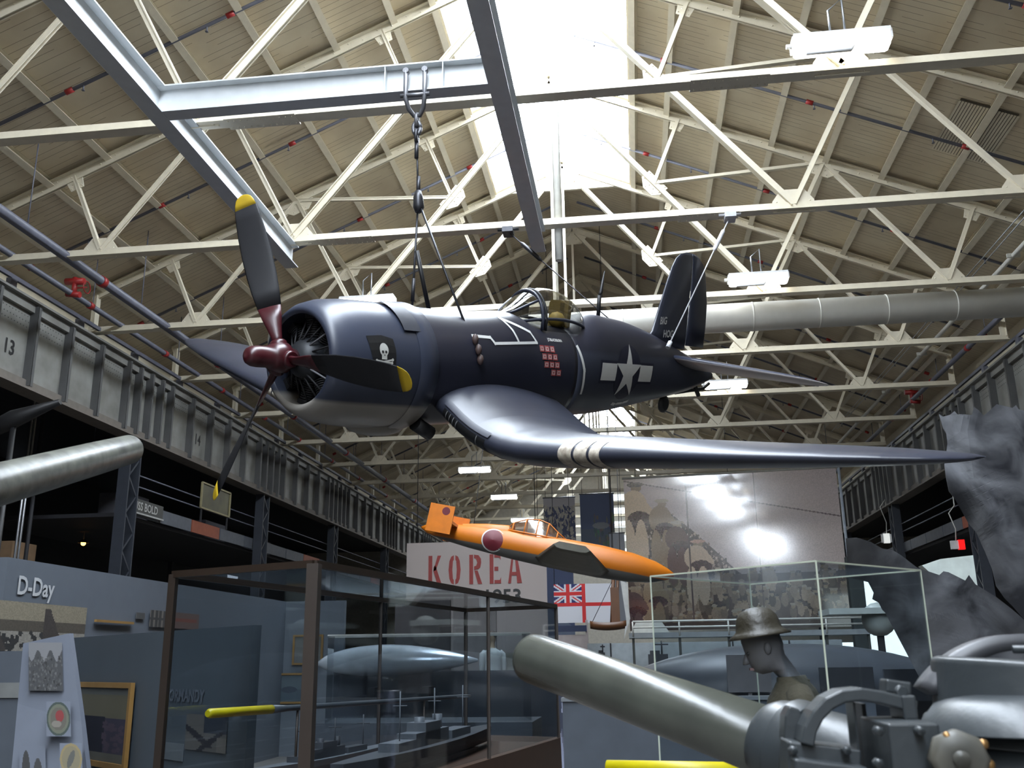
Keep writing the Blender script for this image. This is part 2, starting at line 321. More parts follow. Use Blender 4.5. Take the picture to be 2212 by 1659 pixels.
# ------------------------------------------------------------------ trusses (Fink), one built, the rest copied
CZ = 7.85
def truss(label):
    t = T('roof_truss', label, 'truss', (XC, 0, CZ), 'roof trusses across the hall')
    zt = lambda d: 13.85-SL*d
    def q(d, z): return V((XC+d, 0, z))
    ang = MB()
    mb = MB(); a, b_ = q(-11.5, CZ), q(11.5, CZ)
    mb.bar(a, b_, 0.22, 0.018, (0, 0, 1)); 
    for s_ in (-1, 1): mb.bar(a+V((0, s_*0.025, 0.09)), b_+V((0, s_*0.025, 0.075)), 0.016, 0.14, (0, 0, 1))
    P(t, 'bottom_chord', mb, CREAM)
    for d in (-3.7, 3.2):
        mb = MB().box((XC+d, 0, CZ-0.012), (1.1, 0.3, 0.02))
        for k in range(11):
            for s_ in (-1, 1): mb.ball((XC+d-0.5+k*0.1, s_*0.09, CZ-0.024), 0.016, 6)
        P(t, 'splice_plate', mb, CREAM)
    mem = lambda nm, p0, p1, w_: P(t, nm, MB().bar(p0, p1, w_, 0.02, (0, 1, 0), (0, 0.03)).bar(p0, p1, w_, 0.02, (0, 1, 0), (0, -0.03)).bar(p0, p1, 0.02, w_*1.3, (0, 1, 0), (-w_/2+0.01, 0)), CREAM)
    def gusset(d, z, w_, h, poly=None):
        pl = poly or [(-w_/2, -h*0.3), (w_/2, -h*0.3), (w_/2, h*0.2), (w_*0.28, h*0.7), (-w_*0.28, h*0.7), (-w_/2, h*0.2)]
        mb = MB().prism(pl, 0.024, (XC+d, 0.012, z), (1, 0, 0), (0, 0, 1))
        for x, y in pl:
            for f_ in (0.8, 0.45): mb.ball((XC+d+x*f_, -0.016, z+y*f_), 0.018, 6)
        P(t, 'gusset_plate', mb, CREAM)
    for s_ in (-1, 1):
        mb = MB(); a, b_ = q(s_*11.5, zt(11.5)), q(0, zt(0))
        for k in (-1, 1): mb.bar(a+V((0, k*0.03, 0)), b_+V((0, k*0.03, 0)), 0.2, 0.018, (0, 1, 0))
        mb.bar(a+V((0, 0, 0.09)), b_+V((0, 0, 0.09)), 0.02, 0.24, (0, 1, 0))
        for k in range(38):
            p = a.lerp(b_, (k+0.5)/38); mb.ball(p+V((0, -0.045, 0.03*(1 if k % 2 else -1))), 0.018, 6)
        P(t, 'rafter', mb, CREAM)
        B1, B2, EA = q(s_*4.75, CZ+0.12), q(s_*8.75, CZ+0.12), q(s_*11.4, CZ+0.1)
        T1, T2, T3, T4 = q(s_*3.1, zt(3.1)), q(s_*6.35, zt(6.35)), q(s_*9.5, zt(9.5)), q(s_*11.4, zt(11.4))
        A = q(s_*0.12, 13.7); Mid = B1.lerp(A, 0.5)
        mem('tie', A, B1, 0.125); mem('strut', Mid, T1, 0.085); mem('strut', Mid, T2, 0.08); mem('strut', B1, T2, 0.09)
        mem('strut', T2, B2, 0.085); mem('strut', B2, T3, 0.08); mem('strut', EA, T4, 0.14)
        for p, w_, h in ((B1, 0.75, 0.45), (B2, 0.7, 0.42)): gusset(p.x-XC, p.z-0.02, w_, h)
        sl = math.atan2(-SL*s_, 1)
        def rotp(pl, a): return [(x*math.cos(a)-y*math.sin(a), x*math.sin(a)+y*math.cos(a)) for x, y in pl]
        gusset(Mid.x-XC, Mid.z, 0.6, 0.5, rotp([(-0.32, -0.14), (0.32, -0.14), (0.32, 0.1), (0.1, 0.26), (-0.2, 0.26), (-0.32, 0.1)], math.atan2(A.z-B1.z, A.x-B1.x) if s_ > 0 else math.atan2(B1.z-A.z, B1.x-A.x)))
        gusset(T2.x-XC, T2.z-0.05, 0.6, 0.5, rotp([(-0.4, 0.12), (-0.4, -0.12), (-0.2, -0.3), (0.2, -0.3), (0.4, -0.12), (0.4, 0.12)], sl))
        for tt in (T1, T3): gusset(tt.x-XC, tt.z-0.05, 0.4, 0.4, rotp([(-0.2, 0.1), (-0.14, -0.26), (0.14, -0.26), (0.2, 0.1)], sl))
    gusset(0, 13.6, 0.9, 0.6, [(-0.55, 0.02), (-0.3, -0.32), (0.3, -0.32), (0.55, 0.02), (0, 0.26)])
    P(t, 'ridge_hanger', MB().bar(q(0, 13.4), q(0, CZ+0.1), 0.07, 0.07, (0, 1, 0)), CREAM)
    return t
TY = [12.3+4.345*k for k in range(13)]
lab = lambda i: 'white riveted roof truss spanning the hall, %s one from the camera' % ORD[i]
t0 = truss(lab(0)); t0.location.y = TY[0]
for i in range(1, 13): DUP(t0, (XC, TY[i], CZ), lab(i))
# ridge pipes dropping to the chords near the skylight's far end
for i, (x, y) in enumerate(((-1.5, 21.12), (-1.12, 16.78))):
    ONE('rainwater_pipe', ['white vertical pipe under the ridge behind the canopy', 'thicker white vertical pipe under the ridge, right of the thinner one'][i], 'pipe', MB().tube([(x, y, 7.2 if i == 0 else 7.2), (x, y, 13.6)], 0.055+0.02*i, 12), WPIPE)
# suspended steel beams that carry the aircraft
for x, lb in ((-6.35, 'grey steel I-beam running down the hall, left end of the hoist beam'), (-1.5, 'grey steel I-beam running down the hall under the skylight')):
    mb = MB().ibeam((x, 4, 7.625), (x, 16.8, 7.625), 0.26, 0.44, 0.022)
    ONE('suspended_beam', lb, 'beam', mb, BEAM, 'suspended steel beams')
t = T('hoist_beam', 'grey steel cross beam carrying the shackle above the dark fighter', 'beam', (-3.9, 11.3, 7.4), 'suspended steel beams')
P(t, 'beam', MB().ibeam((-6.33, 11.3, 7.625), (-1.52, 11.3, 7.625), 0.24, 0.43, 0.022), BEAM)
for x in (-3.05, -2.25): P(t, 'stiffener_plate', MB().box((x, 11.24, 7.625), (0.014, 0.11, 0.39)), BEAM)
# sprinkler branch pipes under both slopes, in the middle of each bay
for i in range(12):
    y = 14.47+4.345*i
    for sx, sd in ((-1, 'left'), (1, 'right')):
        t = T('sprinkler_pipe', 'slate sprinkler branch pipe under the %s roof slope, %s from the camera' % (sd, ORD[i]), 'pipe', (XC+sx*6, y, zdeck(6)-0.25), 'sprinkler pipes under the %s slope' % sd)
        f_ = lambda d: V((XC+sx*d, y, 13.87-SL*d))
        P(t, 'pipe', MB().tube([f_(0.3), f_(11.2)], 0.036, 10), PIPE)
        for k in range(4):
            d = 2.3+k*3.0+0.35*(i % 2); P(t, 'coupling', MB().tube([f_(d), f_(d+0.14)], 0.052, 10), RED)
        for k in range(5):
            p = f_(1.2+k*2.3); P(t, 'sprinkler_head', MB().tube([p, p-V((0, 0, 0.12))], 0.014, 6).box(p-V((0, 0, 0.13)), (0.05, 0.05, 0.012)), PIPE)
# mains along the girders
def mainpipe(lbl, x, z, r, m, y0, y1, coup, group=None, cr=0.02, cm=None):
    t = T('water_main', lbl, 'pipe', (x, y0, z), group)
    P(t, 'pipe', MB().tube([(x, y0, z), (x, y1, z)], r, 14), m)
    for y in coup: P(t, 'coupling', MB().tube([(x, y-0.07, z), (x, y+0.07, z)], r+cr, 14), cm or RED)
    for y in np.arange(y0+3, y1, 4.345)[:12]: P(t, 'hanger_rod', MB().tube([(x, y, z), (x, y, zdeck(abs(x-XC))-0.02)], 0.012, 6), PIPE)
    return t
mainpipe('thick slate water main along the left side, nearest the hall middle', -11.0, 7.9, 0.1, PIPE, 8, 60, [18.0+6*k for k in range(7)])
mainpipe('thinner slate pipe with red couplings just above the left girder rail', -12.2, 8.02, 0.065, PIPE, 8, 60, [19.6, 23.3, 27, 30.5, 34, 38, 42, 47, 52])
mainpipe('slate water pipe with red couplings along the right side', 9.7, 8.35, 0.075, PIPE, 10, 60, [23.0, 27.5, 31, 36, 41])
t = T('conduit', 'white pipe running down the right side of the hall', 'pipe', (9.2, 12, 8.98))
P(t, 'pipe', MB().tube([(9.2, 12, 8.98), (9.2, 45, 8.98)], 0.06, 12), WPIPE)
for y in (17, 22.3, 26, 30, 34.5, 39): P(t, 'clamp', MB().box((9.2, y, 8.98), (0.3, 0.05, 0.1)), WPIPE)
for k in (0, 1): ONE('guy_wire', ['thin pale wire along the right side, lower of the pair', 'thin pale wire along the right side, upper of the pair'][k], 'wire', MB().tube([(8.0+0.25*k, 14, 8.4+0.12*k), (8.0+0.25*k, 38.5, 8.5+0.12*k)], 0.012, 6), GALV)
# valve groups
def valve(lbl, c, s_):
    t = T('pipe_valve', lbl, 'valve', c)
    c = V(c)
    P(t, 'body', MB().tube([c+V((-0.22, 0, 0.02)), c+V((0.22, 0, 0))], 0.08, 12).tube([c+V((0, 0, -0.35)), c+V((0, 0, 0.1))], 0.06, 12).tube([c+V((-0.1, -0.1, -0.32)), c+V((0.22, -0.1, -0.36))], 0.07, 12), RED)
    w_ = MB(); pts = [c+V((0.3+0.0*k, 0.14*math.cos(k*math.pi/6), -0.15+0.14*math.sin(k*math.pi/6))) for k in range(13)]
    w_.tube(pts, 0.012, 6); w_.tube([c+V((0, 0, -0.15)), c+V((0.3, 0, -0.15))], 0.015, 6); P(t, 'handwheel', w_, RED)
valve('red valve on the pipes above the left girder', (-12.2, 18.9, 8.33), 1)
valve('large red valve on the pipe at the right side', (9.7, 33.3, 8.6), 1)
t = T('air_duct', 'long white round duct hung behind the third roof truss', 'duct', (XC, 21.75, 7.62))
P(t, 'duct', MB().tube([(-8.6, 21.75, 7.62), (9.6, 21.75, 7.62)], 0.34, 28), DUCT)
for x in np.arange(-7.5, 9.5, 1.5): P(t, 'joint_band', MB().tube([(x, 21.75, 7.62), (x+0.03, 21.75, 7.62)], 0.348, 28), DUCT)
# fluorescent lights on the chords
TUBE = mat('lit_tube_diffuser', (0.9, 0.9, 0.88), 0.4, emit=(1.0, 0.97, 0.9), estr=9.0)
WMET = mat('white_lamp_metal', (0.75, 0.75, 0.75), 0.35)
def lamp(label):
    t = T('hanging_light', label, 'light fixture', (0, 0, 0), 'fluorescent lights on the trusses')
    prof = [(-0.12, 0), (0.12, 0), (0.15, 0.1), (0.15, 0.13), (-0.15, 0.13), (-0.15, 0.1)]
    h = MB(); h.box((0, 0, 0.15), (1.3, 0.3, 0.05)); h.box((-0.655, 0, 0.08), (0.03, 0.26, 0.14)); h.box((0.655, 0, 0.08), (0.03, 0.26, 0.14)); h.tube([(-0.74, 0, 0.07), (-0.66, 0, 0.07)], 0.035, 10)
    P(t, 'housing', h, WMET)
    d = MB(); d.loft([[V((x, y, z)) for y, z in ((-0.1*k, -0.09*k+0.02), (0.1*k, -0.09*k+0.02), (0.135, 0.125), (-0.135, 0.125))] for x, k in ((-0.64, 0.85), (-0.6, 1), (0.6, 1), (0.64, 0.85))], True, smooth=False)
    P(t, 'diffuser', d, TUBE)
    y_ = MB(); y_.tube([(-0.12, 0, 0.17), (-0.12, 0, 0.6), (0.08, 0, 0.78), (0.08, 0, 0.17)], 0.016, 8); P(t, 'hanger', y_, GALV)
    P(t, 'conduit_tail', MB().tube([(-0.5, -0.1, -0.12), (0.1, -0.1, -0.12), (0.14, -0.1, -0.06)], 0.03, 8), WMET)
    return t
LP = [(3.2, TY[0]-0.2, 8.13, 'white fluorescent light at the upper right above the first truss'),
      (3.08, TY[2]-0.2, 8.12, 'lit fluorescent light right of the dark tail fin'),
      (-5.95, TY[2]-0.2, 8.12, 'white fluorescent light seen behind the fighter cowling'),
      (-6.25, TY[6]-0.13, 7.42, 'lit fluorescent light below the fighter wing bend'),
      (-6.2, TY[8]-0.13, 7.7, 'fluorescent light in the distance above the orange aircraft tail'),
      (-6.3, TY[10]-0.13, 7.75, 'farthest fluorescent light, above the orange aircraft canopy'),
      (3.1, TY[4]-0.2, 8.1, 'fluorescent light under the tailplane of the fighter')]
l0 = lamp(LP[0][3]); l0.location = LP[0][:3]
for x, y, z, lb in LP[1:]: DUP(l0, (x, y, z), lb)
# slatted vent in the right slope
t = T('roof_vent', 'open slatted vent in the right roof slope near the frame edge', 'vent', (7.3, 18.4, zdeck(8.8)))
n_ = V((SL, 0, 1)).normalized(); ex_ = V((1, 0, -SL)).normalized()
c_ = V((7.25, 18.45, 14.05-SL*(7.25-XC)-0.03))
P(t, 'backing', MB().bar(c_-ex_*0.55, c_+ex_*0.55, 1.9, 0.02, n_), mat('vent_dark', (0.12, 0.1, 0.08), 0.8))
for k in range(20): P(t, 'slat', MB().bar(c_-ex_*(0.55-k*0.058)-V((0, 0.93, 0))-n_*0.03, c_-ex_*(0.55-k*0.058)+V((0, 0.93, 0))-n_*0.03, 0.012, 0.044, ex_), CREAM)
# ------------------------------------------------------------------ the gull-winged fighter (local: x aft from the hub, y starboard, z up)
FM = Matrix(((0.5375546656724784, -0.8283244416902278, 0.15784042800348214, -3.89417989),
             (0.8240489812953624, 0.47634541912270256, -0.3066566779101547, 9.1139887),
             (0.1788246566886835, 0.2949129718737195, 0.9386416148780029, 3.0695024), (0, 0, 0, 1)))
pl = T('fighter_aircraft', 'dark blue gull-winged naval fighter with maroon propeller hub hanging from the roof', 'aircraft')
pl.matrix_world = FM; OFF[pl.name] = V((0, 0, 0))
BLUE = paint_mat('sea_blue_aircraft_paint', (0.017, 0.018, 0.030), (0.30, 0.29, 0.28), (-0.69, -0.66), 0.36, 0.0)
COWLP = paint_mat('cowl_paint', (0.032, 0.038, 0.060), (0.30, 0.28, 0.25), (-0.41, -0.36), 0.36, 0.03)
TAILP = paint_mat('rear_fuselage_paint', (0.032, 0.037, 0.056), (0.36, 0.33, 0.32), (-1.88, -1.84), 0.4, -0.19)
def upper_band(m, z0, z1, col):
    nt = m.node_tree; N = nt.nodes.new; L = nt.links.new; hv = [n for n in nt.nodes if n.type == 'HUE_SAT'][0]; src = hv.inputs['Color'].links[0].from_socket
    tc = N('ShaderNodeTexCoord'); sp = N('ShaderNodeSeparateXYZ'); L(tc.outputs['Object'], sp.inputs[0]); mr = N('ShaderNodeMapRange'); mr.inputs['From Min'].default_value = z0; mr.inputs['From Max'].default_value = z1
    L(sp.outputs['Z'], mr.inputs['Value']); mx = N('ShaderNodeMixRGB'); L(mr.outputs[0], mx.inputs['Fac']); L(src, mx.inputs['Color1']); mx.inputs['Color2'].default_value = (*col, 1); L(mx.outputs[0], hv.inputs['Color'])
upper_band(TAILP, 0.33, 0.40, (0.018, 0.019, 0.031))
WINGP = mat('wing_blue_paint', (0.027, 0.030, 0.046), 0.36, var=0.15, scale=2.0, spec=0.6)
MAROON = mat('maroon_hub_paint', (0.042, 0.005, 0.008), 0.33)
YEL = mat('yellow_tip_paint', (0.45, 0.30, 0.01), 0.5)
BLADE = mat('matt_black_blade', (0.013, 0.013, 0.015), 0.55, spec=0.3)
PA = lambda n, mb, m, label=None, par=None: P(par or pl, n, mb, m, label, local=True)
ST = [  # x, ztop, zbot, half width, exponent
 (1.95, 0.72, -0.76, 0.71, 2.0), (2.3, 0.72, -0.75, 0.70, 2.05), (2.8, 0.72, -0.73, 0.68, 2.15), (3.4, 0.75, -0.71, 0.62, 2.25), (4.0, 0.80, -0.69, 0.58, 2.3),
 (4.3, 0.73, -0.68, 0.57, 2.3), (4.7, 0.68, -0.67, 0.56, 2.3), (5.3, 0.70, -0.64, 0.54, 2.25), (5.65, 0.86, -0.62, 0.52, 2.1), (5.9, 0.93, -0.605, 0.50, 2.1), (6.4, 0.92, -0.57, 0.45, 2.05), (7.1, 0.87, -0.49, 0.37, 2.0),
 (7.9, 0.74, -0.38, 0.28, 2.0), (8.6, 0.58, -0.28, 0.20, 2.0), (9.3, 0.43, -0.17, 0.12, 2.0), (9.9, 0.27, -0.02, 0.055, 2.0), (10.17, 0.17, 0.06, 0.02, 2.0)]
COWL = [(0.70, 0.50, -0.50, 0.50, 2.0), (0.67, 0.53, -0.53, 0.53, 2.0), (0.68, 0.57, -0.57, 0.57, 2.0), (0.76, 0.625, -0.63, 0.625, 2.0), (0.92, 0.675, -0.69, 0.675, 2.0), (1.2, 0.705, -0.735, 0.70, 2.0), (1.6, 0.715, -0.77, 0.71, 2.0), (1.93, 0.715, -0.77, 0.71, 2.0)]
def sec(tab, x):
    for a, b_ in zip(tab, tab[1:]):
        if a[0] <= x <= b_[0]:
            f = (x-a[0])/(b_[0]-a[0]); return [a[k]+(b_[k]-a[k])*f for k in range(1, 5)]
    return list(tab[0][1:]) if x < tab[0][0] else list(tab[-1][1:])
def smooth_sec(x):   # catmull-rom through ST
    xs = [s[0] for s in ST]
    i = max(0, min(len(xs)-2, int(np.searchsorted(xs, x))-1)); f = (x-xs[i])/(xs[i+1]-xs[i])
    g = lambda j: ST[max(0, min(len(ST)-1, j))]
    out = []
    for k in range(1, 5):
        p0, p1, p2, p3 = g(i-1)[k], g(i)[k], g(i+1)[k], g(i+2)[k]
        out.append(0.5*(2*p1+(p2-p0)*f+(2*p0-5*p1+4*p2-p3)*f*f+(3*p1-p0-3*p2+p3)*f**3))
    return out
def ring(x, s, n=56):
    zt, zb, hw, e = s; zc = zb+(zt-zb)*0.5; h = (zt-zb)/2; R = []
    for t in range(n):
        a = 2*math.pi*t/n; c, d = math.cos(a), math.sin(a)
        R.append(V((x, hw*math.copysign(abs(c)**(2/e), c), zc+h*math.copysign(abs(d)**(2/e), d))))
    return R
def side_y(x, z):   # port-side skin y at (x, z)
    s = sec(COWL[3:], x) if x < 1.93 else smooth_sec(x)
    zt, zb, hw, e = s; zc = (zt+zb)/2; h = (zt-zb)/2
    return -hw*max(0.0, 1-abs((z-zc)/h)**e)**(1/e)
PA('fuselage', MB().loft([ring(x, smooth_sec(x)) for x in np.linspace(1.95, 5.16, 34)]), BLUE)
PA('rear_fuselage', MB().loft([ring(x, smooth_sec(x)) for x in np.linspace(5.16, 10.17, 40)]), TAILP)
cw = MB(); cw.loft([ring(x, [a, b_, c, d], 64) for x, a, b_, c, d in COWL], False)
cw.loft([ring(x, [r, -r, r, 2], 64) for x, r in ((1.5, 0.55), (0.85, 0.52), (0.70, 0.50))], False)
ck = PA('cowling', cw, COWLP)
# cowl flaps / raised panel band behind the cowl
fl = MB(); fl.loft([ring(x, [s[0]+d, s[1]-d, s[2]+d, s[3]], 64) for x, s, d in ((1.86, (0.715, -0.77, 0.71, 2.0), 0.006), (1.9, (0.72, -0.77, 0.712, 2.0), 0.022), (2.13, (0.725, -0.765, 0.712, 2.0), 0.03), (2.15, (0.72, -0.755, 0.705, 2.0), 0.003))], False)
PA('cowl_flaps', fl, COWLP)
# darker flap panel on the shoulder
def skin_patch(x0, x1, z0, z1, off, nx=8, nz=10):
    g = [[V((x0+(x1-x0)*i/nx, side_y(x0+(x1-x0)*i/nx, z0+(z1-z0)*j/nz)-off, z0+(z1-z0)*j/nz)) for j in range(nz+1)] for i in range(nx+1)]
    mb = MB(); mb.loft(g, False, closed=False); return mb
fr = [];
for x in (1.66, 1.93):
    s = sec(COWL[3:], x); row = []
    for k in range(12):
        a = math.radians(93+k*4.6); row.append(V((x, (s[2]+0.028)*math.cos(a), -0.03+(0.745+0.03)*math.sin(a))))
    fr.append(row)
PA('cowl_flap_panel', MB().loft(fr, False, closed=False), mat('dark_panel_paint', (0.03, 0.033, 0.045), 0.5))
# engine
em = MB(); em.lathe([(0.0, 0.62), (0.12, 0.63), (0.2, 0.7), (0.24, 0.8), (0.26, 1.0)], (0, 0, 0), (1, 0, 0), 24)
eng = PA('engine', em, mat('engine_grey', (0.022, 0.024, 0.028), 0.5, metal=0.3))
EDK = mat('engine_dark', (0.012, 0.012, 0.014), 0.6)
PA('firewall', MB().lathe([(0.53, 1.38), (0.53, 1.4)], (0, 0, 0), (1, 0, 0), 32), EDK)
for k in range(9):
    a = 2*math.pi*k/9; rd = V((0, math.cos(a), math.sin(a))); tg = V((0, -math.sin(a), math.cos(a)))
    mb = MB(); c0 = V((0.92, 0, 0))
    for j in range(9): mb.lathe([(0.085, 0), (0.085, 0.014)], c0+rd*(0.25+j*0.026), rd, 12)
    mb.tube([c0+rd*0.22, c0+rd*0.5], 0.06, 10); mb.box(c0+rd*0.49, (0.16, 0.13, 0.05), Matrix((V((1, 0, 0)), tg, rd)).transposed())
    cy = PA('cylinder', mb, EDK, par=eng)
    for s_ in (-1, 1): PA('pushrod', MB().tube([V((0.72, 0, 0))+rd*0.2+tg*0.03*s_, c0+V((-0.04, 0, 0))+rd*0.47+tg*0.07*s_], 0.011, 6), mat('pushrod_pale', (0.14, 0.14, 0.15), 0.4) if k in (3, 5) and s_ > 0 else EDK, par=eng)
# propeller
HX = 0.459; TH = math.radians(-29.24)
hub = PA('propeller_hub', MB().lathe([(0.0, 0.0), (0.05, 0.005), (0.085, 0.03), (0.108, 0.08), (0.115, 0.14), (0.115, 0.30), (0.135, 0.31), (0.15, 0.36), (0.165, 0.42), (0.165, 0.5), (0.12, 0.55), (0.10, 0.63)], (0, 0, 0), (1, 0, 0), 28), MAROON)
PB = 1
for k in range(3):
    t_ = TH+k*2*math.pi/3
    rd = V((0, -math.sin(t_), math.cos(t_))); tg = V((0, -math.cos(t_), -math.sin(t_)))
    def bring(r, ch, th, be, n=16):
        b_ = math.radians(be); cd = tg*math.cos(b_)+V((1, 0, 0))*math.sin(b_)*PB; td = cd.cross(rd)
        c = V((HX, 0, 0))+rd*r; R = []
        for j in range(n):
            a = 2*math.pi*j/n; R.append(c+cd*(ch/2*math.cos(a))+td*(th/2*math.sin(a)*(0.75+0.25*math.cos(a))))
        return R
    rd_tab = [(0.14, 0.12, 0.12, 60), (0.24, 0.12, 0.11, 58), (0.34, 0.155, 0.09, 54), (0.46, 0.21, 0.07, 50), (0.60, 0.26, 0.055, 45)]
    bl_tab = [(0.60, 0.26, 0.055, 45), (0.8, 0.31, 0.045, 40), (1.0, 0.34, 0.038, 36), (1.25, 0.352, 0.03, 32), (1.5, 0.34, 0.024, 29), (1.7, 0.31, 0.019, 27), (1.84, 0.275, 0.016, 25.5)]
    tp_tab = [(1.84, 0.275, 0.016, 25.5), (1.91, 0.24, 0.014, 25), (1.96, 0.19, 0.012, 25), (1.985, 0.13, 0.01, 25), (2.0, 0.05, 0.006, 25)]
    b0 = PA('propeller_blade', MB().loft([bring(*q) for q in bl_tab]), BLADE)
    PA('blade_cuff', MB().loft([bring(*q) for q in rd_tab]), MAROON, par=b0)
    PA('blade_tip', MB().loft([bring(*q) for q in tp_tab]), YEL, par=b0)
    PA('blade_clamp', MB().lathe([(0.09, 0.09), (0.095, 0.12), (0.095, 0.17), (0.08, 0.19)], (HX, 0, 0), rd, 18), MAROON, par=hub)
# wings
def airfoil(y, le, ch, z, th, n=26, droop=0.0, ny=0.0):
    R = []
    for j in range(n):
        a = 2*math.pi*j/n; c = (1-math.cos(a))/2      # 0 at LE, 1 at TE
        yt = 5*(0.2969*math.sqrt(c)-0.126*c-0.3516*c*c+0.2843*c**3-0.1036*c**4)
        s_ = 1 if a <= math.pi else -1
        o = s_*yt*th*(1.0 if s_ > 0 else 0.95)
        R.append(V((le+c*ch, y+ny*o, z+o*math.sqrt(max(0, 1-ny*ny))+droop*(1-c))))
    return R
# y, le, chord, z, thickness, normal y-tilt
WT = [(0.45, 2.30, 2.50, -0.32, 0.48, 0.35), (0.75, 2.28, 2.50, -0.46, 0.48, 0.42), (1.0, 2.26, 2.50, -0.585, 0.47, 0.42), (1.2, 2.26, 2.50, -0.67, 0.46, 0.36), (1.4, 2.27, 2.50, -0.73, 0.45, 0.24),
      (1.6, 2.28, 2.48, -0.762, 0.44, 0.1), (1.85, 2.31, 2.46, -0.768, 0.425, 0.0), (2.1, 2.34, 2.44, -0.748, 0.41, -0.08), (2.5, 2.39, 2.40, -0.70, 0.385, -0.12), (2.9, 2.44, 2.34, -0.645, 0.36, -0.14),
      (3.6, 2.52, 2.22, -0.545, 0.315, -0.15), (4.4, 2.62, 2.05, -0.43, 0.265, -0.15), (5.1, 2.72, 1.85, -0.325, 0.215, -0.15), (5.6, 2.84, 1.63, -0.25, 0.17, -0.15), (5.95, 2.98, 1.35, -0.20, 0.12, -0.15), (6.12, 3.1, 1.08, -0.175, 0.085, -0.15), (6.21, 3.24, 0.75, -0.165, 0.05, -0.15), (6.25, 3.4, 0.4, -0.16, 0.02, -0.15)]
def wing_at(y):
    for a, b_ in zip(WT, WT[1:]):
        if a[0] <= y <= b_[0]:
            f = (y-a[0])/(b_[0]-a[0]); return [a[k]+(b_[k]-a[k])*f for k in range(6)]
for s_ in (-1, 1):
    ys = sorted(set([w_[0] for w_ in WT]+list(np.linspace(0.45, 6.2, 40))))
    R = []
    for y in ys:
        q = wing_at(min(y, 6.2499)) or WT[-1]; R.append(airfoil(s_*q[0], q[1], q[2], q[3], q[4], 36, 0, s_*q[5]))
    wg = PA('wing', MB().loft(R), WINGP, label='port wing towards the viewer' if s_ < 0 else 'far starboard wing')
    # white bands round the leading edge (gun port tape)
    for b_, (y0, y1) in enumerate(((2.38, 2.54), (2.57, 2.72), (2.75, 2.87))):
        R = []
        for y in np.linspace(y0, y1, 5):
            q = wing_at(y); full = airfoil(s_*y, q[1]-0.004, q[2]+0.008, q[3], q[4]+0.008, 60, 0, s_*q[5])
            R.append([full[k] for k in list(range(52, 60))+list(range(0, 7))])
        PA('gun_port_tape', MB().loft(R, False, closed=False), mat('faded_white_tape', (0.50, 0.45, 0.37), 0.6, var=0.25, scale=14, dirt=(0.22, 0.18, 0.14)), par=wg)
    # oil cooler intake in the leading edge of the wing root
    y0, y1 = 0.74, 1.42
    def le_strip(y, lo, hi, off):
        q = wing_at(y); full = airfoil(s_*y, q[1]-off, q[2]+off*2, q[3], q[4]+off*2, 72, 0, s_*q[5])
        idx = [k % 72 for k in range(lo, hi)]; return [full[k] for k in idx]
    it = PA('oil_cooler_intake', MB().loft([le_strip(y, -9, 2, 0.004) for y in np.linspace(y0, y1, 9)], False, closed=False), BLACK, par=wg)
    for (a, b2) in ((-11, -9), (2, 4)):
        PA('intake_lip', MB().loft([le_strip(y, a, b2+1, 0.02) for y in np.linspace(y0-0.03, y1+0.03, 9)], False, closed=False), WINGP, par=it)
    for y in (0.8, 0.86, 0.92, 0.98, 1.3):
        PA('intake_vane', MB().loft([le_strip(yy, -9, 2, 0.016) for yy in (y, y+0.012)], False, closed=False), mat('vane_metal', (0.16, 0.16, 0.16), 0.5), par=it)
# wing fillet
for s_ in (-1,):
    g = []
    for i in range(14):
        f = i/13; x = 2.5+f*2.75; q = wing_at(0.75); row = []
        for j in range(6):
            u = j/5; yy = side_y(x, -0.12-0.2*u)*(1-u)+(-0.95)*u; c = min(1, max(0, (x-q[1])/q[2])); yt = 5*(0.2969*math.sqrt(c)-0.126*c-0.3516*c*c+0.2843*c**3-0.1036*c**4)
            zt_ = -0.60+yt*q[4]*0.93; zz = (-0.18)*(1-u)**1.8+zt_*(1-(1-u)**1.8); row.append(V((x, yy-0.01*(1-u), zz)))
        g.append(row)
    #PA('wing_fillet', MB().loft(g, False, closed=False), mat('worn_fillet_paint', (0.16, 0.15, 0.15), 0.4, var=0.4, scale=9, dirt=(0.05, 0.05, 0.06)))
# fin, rudder, stabilisers
def foil2(o, le, te, th, axis, n=20):
    """symmetric section; axis 'z' = fin (thickness in y), 'y' = stabiliser (thickness in z)"""
    R = []
    for j in range(n):
        a = 2*math.pi*j/n; c = (1-math.cos(a))/2; yt = 5*(0.2969*math.sqrt(c)-0.126*c-0.3516*c*c+0.2843*c**3-0.1036*c**4)*th*(1 if a <= math.pi else -1)
        R.append(V((le+c*(te-le), yt, o)) if axis == 'z' else V((le+c*(te-le), o[0], o[1]+yt-0.16*(le+c*(te-le)-9.0))))
    return R
fin = [(0.55, 7.62, 9.05, 0.13), (0.8, 7.90, 9.05, 0.12), (1.2, 8.03, 9.04, 0.10), (1.64, 8.19, 9.02, 0.085), (1.92, 8.31, 9.0, 0.07), (2.08, 8.42, 8.98, 0.055), (2.17, 8.55, 8.96, 0.04), (2.22, 8.75, 8.95, 0.02)]
rud = [(0.62, 9.07, 9.72, 0.085), (1.0, 9.07, 9.72, 0.085), (1.4, 9.06, 9.68, 0.08), (1.75, 9.04, 9.56, 0.07), (1.92, 9.02, 9.5, 0.06), (2.08, 9.0, 9.38, 0.05), (2.17, 8.97, 9.22, 0.035), (2.22, 8.96, 9.05, 0.02)]
PA('tail_fin', MB().loft([foil2(z, a, b_, t_, 'z') for z, a, b_, t_ in fin]), WINGP)
PA('rudder', MB().loft([foil2(z, a, b_, t_, 'z') for z, a, b_, t_ in rud]), WINGP)
